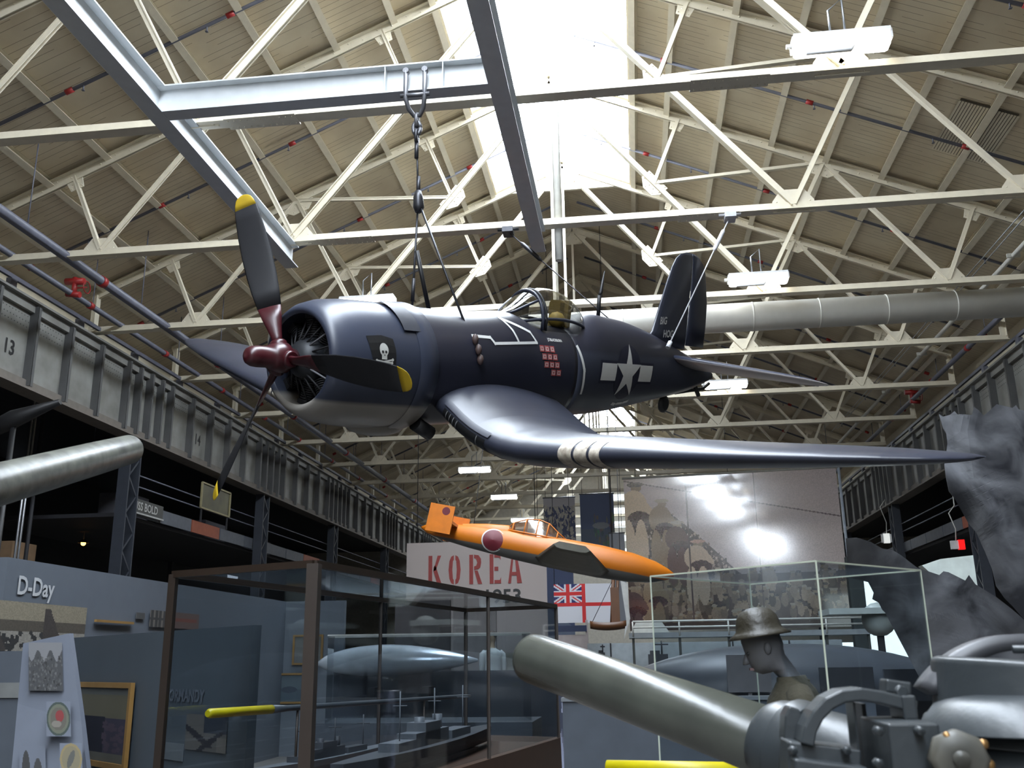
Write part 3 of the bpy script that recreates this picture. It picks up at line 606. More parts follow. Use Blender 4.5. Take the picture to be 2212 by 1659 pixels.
STB = paint_mat('stabiliser_paint', (0.04, 0.045, 0.07), (0.46, 0.42, 0.42), (1.725, 1.74), 0.3, 0.16)
for s_ in (-1, 1):
    st = [(0.08, 8.35, 9.75, 0.15), (0.6, 8.50, 9.75, 0.14), (1.3, 8.68, 9.74, 0.12), (1.9, 8.86, 9.72, 0.10), (2.25, 9.0, 9.66, 0.08), (2.42, 9.14, 9.56, 0.04), (2.52, 9.3, 9.42, 0.02)]
    sb = PA('stabiliser', MB().loft([foil2((s_*y, 0.31-0.01*y), a, b_, t_, 'y') for y, a, b_, t_ in st]), STB, label='port stabiliser with pale underside' if s_ < 0 else None)
    PA('trim_tab', MB().box((9.7, s_*1.9, 0.185), (0.16, 0.6, 0.03)), STB, par=sb)
PA('tail_hook', MB().tube([(8.9, 0, -0.22), (9.9, 0, -0.12), (10.1, 0, -0.02)], 0.03, 8).tube([(9.5, 0.0, 0), (9.75, 0, -0.25)], 0.04, 8), BLACK)
PA('tail_wheel', MB().lathe([(0.1, -0.05), (0.15, -0.02), (0.15, 0.02), (0.1, 0.05)], (8.55, 0, -0.42), (0, 1, 0), 16), BLACK)
PA('exhaust_pipe', MB().tube([(2.15, -0.42, -0.66), (2.4, -0.44, -0.78)], 0.09, 12), BLACK)
PA('belly_scoop', MB().ball((1.9, 0, -0.72), 0.3, 14, (1.5, 0.9, 0.5)), COWLP)
# canopy
CT = [(3.98, 0.80, 0.06), (4.10, 0.87, 0.16), (4.33, 1.03, 0.24), (4.52, 1.14, 0.285), (4.70, 1.195, 0.30), (4.95, 1.21, 0.31), (5.2, 1.17, 0.30), (5.42, 1.09, 0.275), (5.6, 0.99, 0.22), (5.78, 0.88, 0.12)]
CBZ = 0.60
def crow(x, zt, hw, n=16, off=0.0):
    return [V((x, (hw+off)*1.22*math.cos(math.pi*k/n), CBZ+(zt+off-CBZ)*math.sin(math.pi*k/n)**0.75)) for k in range(n+1)]
def cint(x):
    for a, b_ in zip(CT, CT[1:]):
        if a[0] <= x <= b_[0]: f = (x-a[0])/(b_[0]-a[0]); return (x, a[1]+(b_[1]-a[1])*f, a[2]+(b_[2]-a[2])*f)
PA('windshield', MB().loft([crow(*cint(x)) for x in np.linspace(3.98, 4.5, 8)], False, closed=False), CANOPY)
cn = PA('canopy', MB().loft([crow(*cint(x)) for x in np.linspace(4.5, 5.76, 16)], False, closed=False), CANOPY)
def bow(x, r, sl=0.0):
    return MB().tube([p+V((sl*(p.z-CBZ), 0, 0)) for p in crow(*cint(x), off=0.004)], r, 6)
PA('canopy_frame', bow(4.5, 0.028), WINGP); PA('canopy_frame', bow(4.56, 0.02), BLACK)
for s_ in (-1, 1):
    PA('canopy_frame', MB().tube([crow(*cint(x))[4 if s_ > 0 else 12]+V((0, 0, 0.005)) for x in np.linspace(4.0, 4.5, 5)], 0.02, 6), WINGP)
    PA('canopy_sill', MB().tube([crow(*cint(x))[1 if s_ > 0 else 15] for x in np.linspace(4.0, 5.7, 10)], 0.024, 6), WINGP)
PA('cockpit_headrest', MB().box((5.32, 0, 0.86), (0.08, 0.34, 0.42)).box((5.22, 0, 0.95), (0.1, 0.2, 0.16)), mat('cockpit_yellow', (0.25, 0.17, 0.03), 0.6))
PA('seat_harness', MB().ball((5.12, -0.1, 0.78), 0.13, 10, (1, 1, 0.9)), mat('harness_yellow', (0.5, 0.33, 0.05), 0.6))
PA('gunsight', MB().box((4.42, 0, 0.86), (0.14, 0.16, 0.2)), BLACK)
# aerials
PA('aerial_mast', MB().tube([(6.3, 0, 0.90), (6.27, 0, 1.24)], 0.032, 8).tube([(6.27, 0, 1.24), (6.30, 0, 1.28), (6.34, 0, 1.62)], [0.02, 0.03, 0.006], 8), BLACK)
PA('aerial_mast', MB().tube([(2.72, 0.1, 0.7), (2.55, 0.25, 1.42)], 0.028, 8), BLACK)
PA('aerial_mast', MB().tube([(5.9, 0.35, 0.8), (5.92, 0.38, 1.1)], 0.02, 8), BLACK)
# ------- painted markings (thin films on the port skin, mapped in local x, z)
def film(name, polys, m, off=0.006, par=None, label=None, cuts=0, fy=None):
    bmm = bmesh.new()
    for poly in polys:
        try: bmm.faces.new([bmm.verts.new((x, 0, z)) for x, z in poly])
        except ValueError: pass
    bmesh.ops.triangulate(bmm, faces=bmm.faces[:])
    for _ in range(6):
        es = [e for e in bmm.edges if e.calc_length() > 0.09]
        if not es: break
        bmesh.ops.subdivide_edges(bmm, edges=es, cuts=1); bmesh.ops.triangulate(bmm, faces=[f for f in bmm.faces if len(f.verts) > 3])
    for v in bmm.verts: v.co.y = (fy(v.co.x, v.co.z) if fy else side_y(v.co.x, v.co.z))-off
    me = bpy.data.meshes.new(name); bmm.to_mesh(me); bmm.free(); return PA(name, me, m, label, par)
def rect(x0, z0, x1, z1): return [(x0, z0), (x1, z0), (x1, z1), (x0, z1)]
def disc(cx, cz, r, n=28, sx=1.0): return [(cx+r*sx*math.cos(2*math.pi*k/n), cz+r*math.sin(2*math.pi*k/n)) for k in range(n)]
SXc, SZc, SR = 6.66, 0.10, 0.43
film('insignia_disc', [disc(SXc, SZc, SR*0.99)], mat('insignia_blue', (0.012, 0.013, 0.03), 0.5), 0.006)
film('insignia_bar', [rect(SXc-SR*2.0, SZc-0.13, SXc-SR*0.93, SZc+0.13)], WHITE, 0.008); film('insignia_bar', [rect(SXc+SR*0.93, SZc-0.13, SXc+SR*2.0, SZc+0.13)], WHITE, 0.008)
film('insignia_bar_edge', [rect(SXc-SR*2.0-0.04, SZc-0.17, SXc-SR*0.9, SZc+0.17)], mat('insignia_blue', (0, 0, 0)), 0.004)
film('insignia_bar_edge', [rect(SXc+SR*0.9, SZc-0.17, SXc+SR*2.0+0.04, SZc+0.17)], mat('insignia_blue', (0, 0, 0)), 0.004)
star = []
for k in range(10):
    a = math.pi/2+k*math.pi/5; r = SR*1.03 if k % 2 == 0 else SR*0.395; star.append((SXc+r*math.cos(a), SZc+r*math.sin(a)))
film('insignia_star', [star[i-1:i+2]+[(SXc, SZc)] if i > 0 else [star[-1], star[0], star[1], (SXc, SZc)] for i in range(0, 10, 2)], WHITE, 0.011)
def stroke(pts, w_):
    out = []
    for (x0, z0), (x1, z1) in zip(pts, pts[1:]):
        d = V((x1-x0, z1-z0)); n = V((-d.y, d.x)).normalized()*w_/2; e = d.normalized()*w_/2
        out.append([(x0-n.x-e.x, z0-n.y-e.y), (x1-n.x+e.x, z1-n.y+e.y), (x1+n.x+e.x, z1+n.y+e.y), (x0+n.x-e.x, z0+n.y-e.y)])
    return out
film('access_panel_line', stroke([(2.85, 0.44), (3.2, 0.44), (3.27, 0.37), (4.2, 0.43), (4.1, 0.56), (3.62, 0.70)], 0.035), WHITE)
film('access_panel_line', stroke([(3.62, 0.70), (3.72, 0.56), (3.78, 0.42)], 0.035), WHITE)
film('fuselage_stripe', stroke([(5.2, 0.42), (5.32, 0.10), (5.34, -0.22)], 0.055), WHITE)
KW = mat('kill_flag_white', (0.5, 0.38, 0.36), 0.6); KR = mat('kill_flag_red', (0.33, 0.05, 0.05), 0.6)
for r_ in range(4):
    for c in range(3):
        if r_ == 3 and c == 0: continue
        x = 4.25+c*0.125+r_*0.045; z = 0.36-r_*0.105
        k_ = film('victory_flag', [rect(x, z-0.042, x+0.1, z+0.042)], KW, 0.006)
        film('flag_stripes', [rect(x, z-0.042, x+0.1, z-0.028), rect(x, z+0.028, x+0.1, z+0.042), rect(x, z-0.042, x+0.014, z+0.042), rect(x+0.086, z-0.042, x+0.1, z+0.042), disc(x+0.05, z, 0.016, 8)], KR, 0.009, par=k_)
def textfilm(name, txt, size, x, z, m, off=0.01, sx=1.0, slant=0.0, fy=None, dz=0.0):
    vs, fs = text_mesh(txt, size, 0.03)
    v2 = [V((x+p.x*sx, 0, z+p.y+dz*p.x)) for p in vs]
    for p in v2: p.y = (fy(p.x, p.z) if fy else side_y(p.x, p.z))-off
    return PA(name, MB().add(v2, fs), m)
textfilm('pilot_name', 'J.T.BLACKBURN', 0.05, 4.5, 0.47, WHITE)
FINY = lambda x, z: -0.058
textfilm('tail_name', 'BIG', 0.17, 8.02, 0.93, mat('tail_letter_grey', (0.45, 0.45, 0.44), 0.6), 0.01, 0.85, fy=FINY, dz=0.06); textfilm('tail_name', 'HOG', 0.17, 8.14, 0.72, mat('tail_letter_grey', (0, 0, 0)), 0.01, 0.85, fy=lambda x, z: -0.075, dz=0.04)
film('serial_patch', stroke([(6.52, -0.40), (6.62, -0.41)], 0.045)+stroke([(6.68, -0.40), (6.85, -0.39)], 0.04)+stroke([(6.9, -0.38), (7.02, -0.36)], 0.045), WHITE)
# pirate flag on the cowl
fg = film('pirate_flag', [[(1.08, 0.33), (1.30, 0.35), (1.46, 0.32), (1.48, 0.2), (1.47, 0.02), (1.3, 0.01), (1.15, 0.03), (1.13, 0.18)]], BLACK, 0.006)
SKW = mat('skull_white', (0.5, 0.5, 0.47), 0.6)
film('skull', [disc(1.30, 0.195, 0.072, 20, 0.9), rect(1.262, 0.09, 1.338, 0.15)], SKW, 0.009, par=fg)
film('skull_eyes', [disc(1.277, 0.172, 0.016, 8), disc(1.325, 0.172, 0.016, 8), disc(1.301, 0.137, 0.008, 6)], BLACK, 0.0125, par=fg)
film('crossbones', stroke([(1.19, 0.075), (1.41, 0.055)], 0.018)+stroke([(1.2, 0.05), (1.42, 0.09)], 0.018)+[disc(1.19, 0.075, 0.017, 8), disc(1.42, 0.09, 0.017, 8), disc(1.2, 0.048, 0.015, 8), disc(1.41, 0.055, 0.017, 8)], SKW, 0.009, par=fg)
# ------- slings
W_ = lambda x, y, z: FM @ V((x, y, z))
HK = V((-2.62, 11.3, 7.4)); J = V((-2.60, 11.35, 5.85)); PT, SB = W_(2.85, -0.52, 0.42), W_(2.85, 0.52, 0.46)
t = T('hoist_sling', 'dark wire sling with shackle and turnbuckle holding the fighter by its nose', 'sling', HK)
sh = MB(); sh.tube([HK+V((-0.13, -0.14, 0.3)), HK+V((-0.13, -0.14, -0.12)), HK+V((-0.1, -0.07, -0.24)), HK+V((-0.04, 0, -0.31)), HK+V((0.04, 0, -0.31)), HK+V((0.1, -0.07, -0.24)), HK+V((0.13, -0.14, -0.12)), HK+V((0.13, -0.14, 0.3))], 0.032, 8); sh.tube([HK+V((-0.2, -0.14, -0.08)), HK+V((0.2, -0.14, -0.08))], 0.03, 8)
for x in (-0.13, 0.13): sh.tube([HK+V((x, -0.17, 0.3)), HK+V((x, -0.09, 0.3))], 0.042, 8)
P(t, 'shackle', sh, mat('dull_shackle_steel', (0.14, 0.14, 0.15), 0.45, metal=0.5))
for k, z in enumerate((-0.38, -0.5, -0.62)):
    ri = MB(); pts = [HK+V((0.05*math.cos(a) if k % 2 else 0, 0 if k % 2 else 0.05*math.cos(a), z+0.095*math.sin(a))) for a in np.linspace(0, 2*math.pi, 13)]
    ri.tube(pts, 0.028, 6); P(t, 'chain_link', ri, MATS['dull_shackle_steel'] if k < 2 else STEELROPE)
P(t, 'main_cable', MB().tube([HK+V((0, 0, -0.68)), J+V((0, 0, 0.1))], 0.014, 8).tube([HK+V((0, 0, -0.7)), HK+V((0, 0, -0.95))], 0.028, 8).tube([J+V((0, 0, 0.35)), J+V((0, 0, 0.1))], 0.028, 8), STEELROPE)
P(t, 'joining_plate', MB().tube([J+V((0, 0, 0.14)), J+V((0, 0, 0.05)), J+V((0.01, 0, -0.1)), J+V((0.0, 0, -0.17))], [0.04, 0.065, 0.075, 0.04], 10), STEELROPE)
P(t, 'cable_leg', MB().tube([J, PT], 0.015, 8), STEELROPE); P(t, 'cable_leg', MB().tube([J, SB], 0.015, 8), STEELROPE)
d_ = (PT-J).normalized()
P(t, 'turnbuckle', MB().tube([J+(SB-J)*0.62, J+(SB-J)*0.8], 0.025, 8), STEELROPE)
for k in range(3):
    x = 2.85+0.02*k; z = 0.40-k*0.12; P(t, 'sling_chain', MB().ball(W_(x, side_y(x, z)-0.03, z), 0.055, 8, (0.8, 0.8, 1.3)), mat('rusty_chain', (0.06, 0.035, 0.03), 0.6))
def guy(lbl, a, b_, r=0.012, m=GALV):
    t = T('guy_cable', lbl, 'cable', a, 'cables holding the fighter tail'); a = V(a); b_ = V(b_); P(t, 'cable', MB().tube([a, b_], r, 6), m)
    P(t, 'clevis', MB().box(a, (0.2, 0.3, 0.1)).tube([a+V((-0.2, 0, 0.05)), a+V((0.2, 0, 0.05))], 0.03, 8), m)
    P(t, 'turnbuckle', MB().tube([a.lerp(b_, 0.1), a.lerp(b_, 0.12), a.lerp(b_, 0.26), a.lerp(b_, 0.28)], [0.012, 0.04, 0.04, 0.012], 8), m)
    P(t, 'end_fitting', MB().tube([b_, b_.lerp(a, 0.04)], 0.04, 8), m)
guy('white tail cable from the second truss down to the fighter beside the fin', (2.05, 16.55, 7.75), W_(8.0, -0.28, 0.55), 0.012, mat('pale_cable', (0.5, 0.5, 0.52), 0.5))
guy('dark tail cable from the second truss passing behind the canopy', (-2.05, 16.55, 7.75), W_(8.0, 0.28, 0.55), 0.012, STEELROPE)
# ------------------------------------------------------------------ helpers for exhibits
def ray(x, y): return r2*((x-1106)/FPX)-u2*((y-829.5)/FPX)+fwd
def at(x, y, Y): d = ray(x, y); return d*(Y/d.y)          # photo pixel -> point at distance Y down the hall
def atx(x, y, X): d = ray(x, y); return d*(X/d.x)
def atz(x, y, Z): d = ray(x, y); return d*(Z/d.z)
PM = {}
PRINT_DIM = 1.0      # scales the printed colours; lowered to dim the foreground exhibits
def print_mat(rough=0.6, spec=0.5):
    k = (rough, spec)
    if k in PM: return PM[k]
    m, nt, b, N = nodes('printed_panel'); a = N('ShaderNodeVertexColor'); a.layer_name = 'Col'; nt.links.new(a.outputs['Color'], b.inputs['Base Color'])
    b.inputs['Roughness'].default_value = rough; b.inputs['Specular IOR Level'].default_value = spec; PM[k] = m; return m
def print_mesh(name, o, ex, ey, nx, ny, paint, wave=0.0):
    """flat printed sheet: o = top left corner, ex = right edge vector, ey = down edge vector; paint(U, V) -> rgb arrays"""
    o = V(o); ex = V(ex); ey = V(ey); nn = ex.cross(ey).normalized()
    vs = []
    for j in range(ny+1):
        for i in range(nx+1):
            u, v = i/nx, j/ny; vs.append(tuple(o+ex*u+ey*v+nn*(wave*math.sin(u*9+v*2)*0.5)))
    fs = [(j*(nx+1)+i, j*(nx+1)+i+1, (j+1)*(nx+1)+i+1, (j+1)*(nx+1)+i) for j in range(ny) for i in range(nx)]
    me = bpy.data.meshes.new(name); me.from_pydata(vs, [], fs)
    U, Vv = np.meshgrid((np.arange(nx)+0.5)/nx, (np.arange(ny)+0.5)/ny)
    rgb = np.clip(paint(U, Vv)*PRINT_DIM, 0, 1).reshape(-1, 3); cols = np.ones((len(rgb), 4, 4), np.float32); cols[:, :, :3] = rgb[:, None, :]
    ca = me.color_attributes.new('Col', 'FLOAT_COLOR', 'CORNER'); ca.data.foreach_set('color', cols.ravel())
    if wave: me.polygons.foreach_set('use_smooth', [True]*len(fs))
    me.update(); return me
def put(parent, name, me, m, label=None):
    off = OFF[parent.name]
    me.transform(Matrix.Translation(-off)); return P(parent, name, me, m, label)
def base(U, c): return np.ones(U.shape+(3,))*np.array(c)
def ell(U, W, cx, cy, rx, ry, rot=0.0):
    c, s = math.cos(rot), math.sin(rot); x = (U-cx)*c+(W-cy)*s; y = -(U-cx)*s+(W-cy)*c; return (x/rx)**2+(y/ry)**2 < 1
def nz2(U, W, sc, seed=0):
    out = np.zeros(U.shape)
    for idx in np.ndindex(U.shape): out[idx] = mnoise.noise(V((U[idx]*sc+seed, W[idx]*sc, seed*1.7)))
    return out
PNL = mat('grey_blue_exhibit_panel', (0.062, 0.072, 0.088), 0.6, var=0.06)
FRAME = mat('brown_wood_frame', (0.022, 0.013, 0.008), 0.45)
GOLD = mat('gilt_frame', (0.28, 0.16, 0.05), 0.4, metal=0.3)

# ------------------------------------------------------------------ big gun barrel on the right
ba, bb = V((-0.45, 4.15, 0.01)), V((0.46, 3.21, -0.28)); dr = (bb-ba).normalized()
gun = T('deck_gun', 'grey naval gun at the lower right, its thick barrel pointing into the hall', 'gun', (0.9, 2.8, FZ))
P(gun, 'barrel', MB().tube([ba-dr*0.005, ba, ba+dr*0.012, ba+dr*0.04, ba+dr*0.3, bb+dr*0.15], [0.07, 0.088, 0.096, 0.1, 0.1, 0.108], 40), GUN)
def gb(x0, y0, x1, y1, Y, dep, rot=0.0):
    a = at(x0, y0, Y); b_ = at(x1, y1, Y); c = (a+b_)/2; return c, (abs(b_.x-a.x), dep, abs(b_.z-a.z))
def gbox(mb, x0, y0, x1, y1, Y, dep, rot=0.0):
    c, d = gb(x0, y0, x1, y1, Y, dep); return mb.box(c, d, Matrix.Rotation(rot, 3, 'Y'))
# cradle round the breech end of the barrel
e0 = bb-dr*0.1
P(gun, 'cradle', MB().tube([e0, e0+dr*0.03, e0+dr*0.05, e0+dr*0.5], [0.12, 0.135, 0.14, 0.16], 28).tube([e0+dr*0.09, e0+dr*0.16], [0.155, 0.155], 28), GUN2)
mb = MB(); gbox(mb, 1690, 1605, 1850, 1690, 2.72, 0.16, 0.12); gbox(mb, 1700, 1640, 1860, 1720, 2.66, 0.2, 0.12); P(gun, 'slide', mb, GUN2)
mb = MB(); mb.prism([(p.x, p.z) for p in (at(1690, 1600, 2.78), at(1692, 1545, 2.78), at(1702, 1524, 2.78), at(1722, 1530, 2.78), at(1738, 1560, 2.78), at(1738, 1600, 2.78))], 0.1, (0, 2.85, 0), (1, 0, 0), (0, 0, 1)); P(gun, 'bracket', mb, GUN2)
# arched handle
def arch(pts, Y, w_, dep):
    P3 = [at(x, y, Y) for x, y in pts]; R = []
    for i, p in enumerate(P3):
        d = (P3[min(i+1, len(P3)-1)]-P3[max(i-1, 0)]).normalized(); n = V((-d.z, 0, d.x)); R.append([p+n*w_/2+V((0, dep/2, 0)), p+n*w_/2-V((0, dep/2, 0)), p-n*w_/2-V((0, dep/2, 0)), p-n*w_/2+V((0, dep/2, 0))])
    return MB().loft(R, True, smooth=False)
P(gun, 'arched_guard', arch([(1736, 1605), (1742, 1572), (1758, 1542), (1782, 1517), (1812, 1502), (1850, 1498), (1890, 1504), (1930, 1514), (1966, 1526)], 2.68, 0.032, 0.13), GUN2)
mb = MB(); gbox(mb, 1932, 1500, 1968, 1552, 2.68, 0.14); gbox(mb, 1905, 1470, 1962, 1498, 2.7, 0.08, 0.15); P(gun, 'guard_block', mb, GUN2)
P(gun, 'bolt_head', MB().lathe([(0.018, -0.02), (0.018, 0.0)], at(1950, 1494, 2.62), (0.2, -1, 0.1), 6), GUN2)
mb = MB(); gbox(mb, 1838, 1515, 1852, 1690, 2.7, 0.1); P(gun, 'upright', mb, GUN2); mb = MB(); gbox(mb, 1852, 1518, 1880, 1700, 2.8, 0.1); P(gun, 'recess', mb, BLACK)
# curved ring guard behind the drum
rp = [at(2195+225*math.cos(a), 1600-213*math.sin(a), 3.0) for a in np.linspace(math.radians(20), math.radians(150), 30)]
R = []
cc = at(2195, 1600, 3.0)
for p in rp:
    n = (p-cc).normalized(); R.append([p+n*0.022+V((0, 0.06, 0)), p+n*0.022-V((0, 0.06, 0)), p-n*0.022-V((0, 0.06, 0)), p-n*0.022+V((0, 0.06, 0))])
P(gun, 'ring_guard', MB().loft(R, True, smooth=True), mat('dark_ring_paint', (0.06, 0.06, 0.065), 0.45))
# drum housing
dc = at(2262, 1480, 2.95)
P(gun, 'drum', MB().lathe([(0.0, 0.0), (0.27, 0.0), (0.285, -0.006), (0.29, -0.02), (0.29, -0.155), (0.315, -0.16), (0.325, -0.185), (0.34, -0.19), (0.345, -0.22)], (dc.x, dc.y, -0.022), (0.06, -0.02, 1), 48), GUN2)
P(gun, 'drum_lid_rib', MB().tube([(dc.x-0.12, dc.y-0.12, 0.008), (dc.x+0.2, dc.y-0.2, 0.008)], 0.012, 8), GUN2)
# main casting below the drum
prof = [(0.0, -0.19), (0.30, -0.20), (0.36, -0.23), (0.395, -0.27), (0.41, -0.33), (0.42, -0.6), (0.42, -0.8)]
P(gun, 'breech_casting', MB().lathe(prof, (dc.x+0.02, dc.y+0.02, 0), (0, 0, 1), 40), GUN2)
mb = MB(); gbox(mb, 1885, 1555, 2010, 1720, 2.6, 0.3); P(gun, 'breech_block', mb, GUN2)
P(gun, 'breech_cap', MB().lathe([(0.30, -0.20), (0.24, -0.13), (0.17, -0.105), (0.0, -0.10)], (1.03, 2.85, 0), (0, 0, 1), 32), GUN2)
kc = at(2075, 1640, 2.36)
P(gun, 'hand_knob', MB().lathe([(0.062, 0.05), (0.062, 0.0), (0.05, -0.008), (0.0, -0.008)], kc, (0.1, 1, -0.05), 8).lathe([(0.018, 0.0), (0.018, -0.02), (0, -0.02)], kc, (0.1, 1, -0.05), 16), mat('worn_olive_metal', (0.12, 0.11, 0.085), 0.45, dirt=(0.05, 0.05, 0.045)))
for x, y in ((2046, 1592), (2124, 1608), (2138, 1652)): P(gun, 'brass_bolt', MB().ball(at(x, y, 2.37), 0.012, 10), mat('worn_brass', (0.25, 0.14, 0.05), 0.4, metal=0.7))
P(gun, 'pedestal', MB().lathe([(0.5, FZ), (0.5, FZ+0.08), (0.36, FZ+0.15), (0.3, -0.85), (0.4, -0.78)], (dc.x+0.02, dc.y+0.02, 0), (0, 0, 1), 32), GUN2)
for o_ in gun.children:
    if o_.data.materials[0] == GUN2:
        bv = o_.modifiers.new('bevel', 'BEVEL'); bv.width = 0.005; bv.segments = 2; bv.limit_method = 'ANGLE'
for x, y, Y in ((1900, 1580, 2.42), (1990, 1580, 2.42), (1900, 1650, 2.42), (1715, 1622, 2.6), (1830, 1622, 2.6), (1712, 1548, 2.76)): P(gun, 'bolt_head', MB().lathe([(0.011, 0.03), (0.011, 0.0), (0.009, -0.003), (0, -0.003)], at(x, y, Y), (0, 1, 0), 6), GUN2)
# ------------------------------------------------------------------ left gun barrel
la, lb2 = V((-3.28, 5.91, 1.38)), V((-2.86, 3.55, 0.63)); d2 = (lb2-la).normalized()
g2 = T('gun_barrel', 'weathered grey gun barrel poking in from the left edge', 'gun', (-2.75, 2.9, FZ))
P(g2, 'barrel', MB().tube([la, la+d2*0.01, la+d2*0.03, la+d2*0.6, lb2, lb2+d2*0.6], [0.075, 0.09, 0.096, 0.1, 0.104, 0.11], 36), mat('weathered_gun_paint', (0.12, 0.125, 0.105), 0.33, var=0.35, scale=14, dirt=(0.055, 0.055, 0.05)))
P(g2, 'cradle', MB().tube([lb2+d2*0.3, lb2+d2*0.9], 0.16, 24), GUN2)
P(g2, 'pedestal', MB().lathe([(0.4, FZ), (0.36, FZ+0.1), (0.2, FZ+0.3), (0.18, lb2.z-0.35)], (lb2+d2*0.6).xy.to_3d(), (0, 0, 1), 24), GUN2)
# ------------------------------------------------------------------ torn armour plate
up_o = [(2028, 894), (2037, 900), (2045, 911), (2052, 896), (2062, 888), (2070, 897), (2079, 895), (2100, 913), (2100, 893), (2104, 879), (2114, 886), (2125, 898), (2146, 920), (2148, 890), (2153, 873), (2161, 885), (2170, 890), (2183, 884), (2195, 875), (2204, 890), (2212, 896), (2240, 880), (2290, 905), (2330, 1380), (2262, 1360), (2212, 1338), (2188, 1310), (2170, 1292), (2152, 1266), (2143, 1228), (2128, 1191), (2109, 1150), (2093, 1131), (2079, 1093), (2062, 1076), (2050, 1061), (2043, 1029), (2040, 1004), (2045, 977), (2047, 955), (2044, 936), (2037, 924)]
lo_o = [(1827, 1163), (1850, 1161), (1880, 1170), (1906, 1185), (1928, 1188), (1946, 1199), (1981, 1226), (2001, 1234), (2014, 1240), (2029, 1242), (2038, 1234), (2049, 1236), (2066, 1246), (2085, 1254), (2093, 1242), (2107, 1262), (2128, 1278), (2150, 1288), (2184, 1314), (2212, 1338), (2330, 1370), (2330, 1530), (2212, 1525), (2060, 1510), (2000, 1490), (1988, 1458), (1974, 1430), (1969, 1412), (1962, 1397), (1952, 1372), (1938, 1357), (1920, 1330), (1906, 1318), (1898, 1302), (1884, 1294), (1890, 1268), (1878, 1258), (1850, 1246), (1832, 1246)]
def sheet(outline, Y, bend, th=0.035, seed=1):
    bmm = bmesh.new(); vs = [bmm.verts.new(at(x, y, Y)) for x, y in outline]; bmm.faces.new(vs); bmesh.ops.triangulate(bmm, faces=bmm.faces[:])
    for _ in range(7):
        es = [e for e in bmm.edges if e.calc_length() > 0.085]
        if not es: break
        bmesh.ops.subdivide_edges(bmm, edges=es, cuts=1); bmesh.ops.triangulate(bmm, faces=[f for f in bmm.faces if len(f.verts) > 3])
    bmm.normal_update(); xs = [v.co.x for v in bmm.verts]; x0, x1 = min(xs), max(xs)
    if sum(f.normal.y for f in bmm.faces) > 0: bmesh.ops.reverse_faces(bmm, faces=bmm.faces)
    for v in bmm.verts:   # buckled: shift along the sight line so the outline stays
        f = (v.co.x-x0)/(x1-x0); k = bend(f, v.co.z)+0.05*mnoise.noise(v.co*2.3+V((seed, 0, 0)))
        v.co *= (1+k/Y)
    r = bmesh.ops.extrude_face_region(bmm, geom=bmm.faces[:]); nv = [g_ for g_ in r['geom'] if isinstance(g_, bmesh.types.BMVert)]
    for v in nv: v.co += V((0.01, th, 0.0))
    bmesh.ops.recalc_face_normals(bmm, faces=bmm.faces)
    me = bpy.data.meshes.new('sheet'); bmm.to_mesh(me); bmm.free(); me.polygons.foreach_set('use_smooth', [False]*len(me.polygons)); return me
def plate_mat():
    m, nt, b, N = nodes('burnt_steel_plate'); L = nt.links.new; tc = N('ShaderNodeTexCoord')
    n1 = N('ShaderNodeTexNoise'); n1.inputs['Scale'].default_value = 2.2; n1.inputs['Detail'].default_value = 4; n1.inputs['Distortion'].default_value = 0.6; L(tc.outputs['Object'], n1.inputs['Vector'])
    rp = N('ShaderNodeValToRGB'); e = rp.color_ramp.elements; e[0].position = 0.38; e[0].color = (0.024, 0.025, 0.03, 1); e[1].position = 0.66; e[1].color = (0.17, 0.175, 0.19, 1)
    L(n1.outputs['Fac'], rp.inputs['Fac']); L(rp.outputs['Color'], b.inputs['Base Color']); b.inputs['Roughness'].default_value = 0.5
    n2 = N('ShaderNodeTexNoise'); n2.inputs['Scale'].default_value = 9; L(tc.outputs['Object'], n2.inputs['Vector']); bp = N('ShaderNodeBump'); bp.inputs['Strength'].default_value = 0.4; L(n2.outputs['Fac'], bp.inputs['Height']); L(bp.outputs['Normal'], b.inputs['Normal'])
    return m
PLM = plate_mat()
pt = T('torn_armour_plate', 'large torn and jagged dark steel hull plate standing at the right edge', 'wreckage', (4.6, 11.0, FZ))
put(pt, 'curled_sheet', sheet(up_o, 10.3, lambda f, z: 0.25*f*f-0.12*math.sin(f*5)), PLM, 'upper sheet with a spiky top edge')
put(pt, 'curled_sheet', sheet(lo_o, 11.4, lambda f, z: -0.6*f+0.15*math.sin(f*6), seed=5), PLM, 'lower sheet with a torn left edge')
P(pt, 'stand', MB().box((4.5, 11.2, FZ+0.06), (2.4, 0.8, 0.12)).box((4.6, 11.1, -0.9), (0.12, 0.12, 1.5)), DARK)
# ------------------------------------------------------------------ left glass case
N_, L_, R_ = V((-2.0, 5.96, 0.6)), V((-3.16, 6.43, 0.6)), V((-0.94, 11.66, 0.6)); Q_ = L_+R_-N_
ZB = -0.86
c1 = T('display_case', 'large brown framed glass case in front of the exhibit panels', 'display case', (N_+Q_)/2*1.0+V((0, 0, FZ-0.6)))
post = lambda p, w_: MB().box((p.x, p.y, (0.6+ZB)/2), (w_, w_, 0.6-ZB))
P(c1, 'corner_post', post(N_, 0.075), FRAME); P(c1, 'corner_post', post(L_, 0.05), FRAME); P(c1, 'corner_post', post(R_, 0.04), FRAME); P(c1, 'corner_post', post(Q_, 0.04), FRAME)
M_ = N_.lerp(R_, 0.577); P(c1, 'mullion', post(M_, 0.03), FRAME); M2 = L_.lerp(Q_, 0.577); P(c1, 'mullion', post(M2, 0.03), FRAME)
for a, b_ in ((N_, L_), (N_, R_), (L_, Q_), (R_, Q_)):
    P(c1, 'top_rail', MB().bar(a, b_, 0.04, 0.045, (0, 0, 1)), FRAME)
    P(c1, 'glass_pane', MB().bar(a+V((0, 0, -0.73)), b_+V((0, 0, -0.73)), 0.008, 1.42, (0, 0, 1)), GLASS)
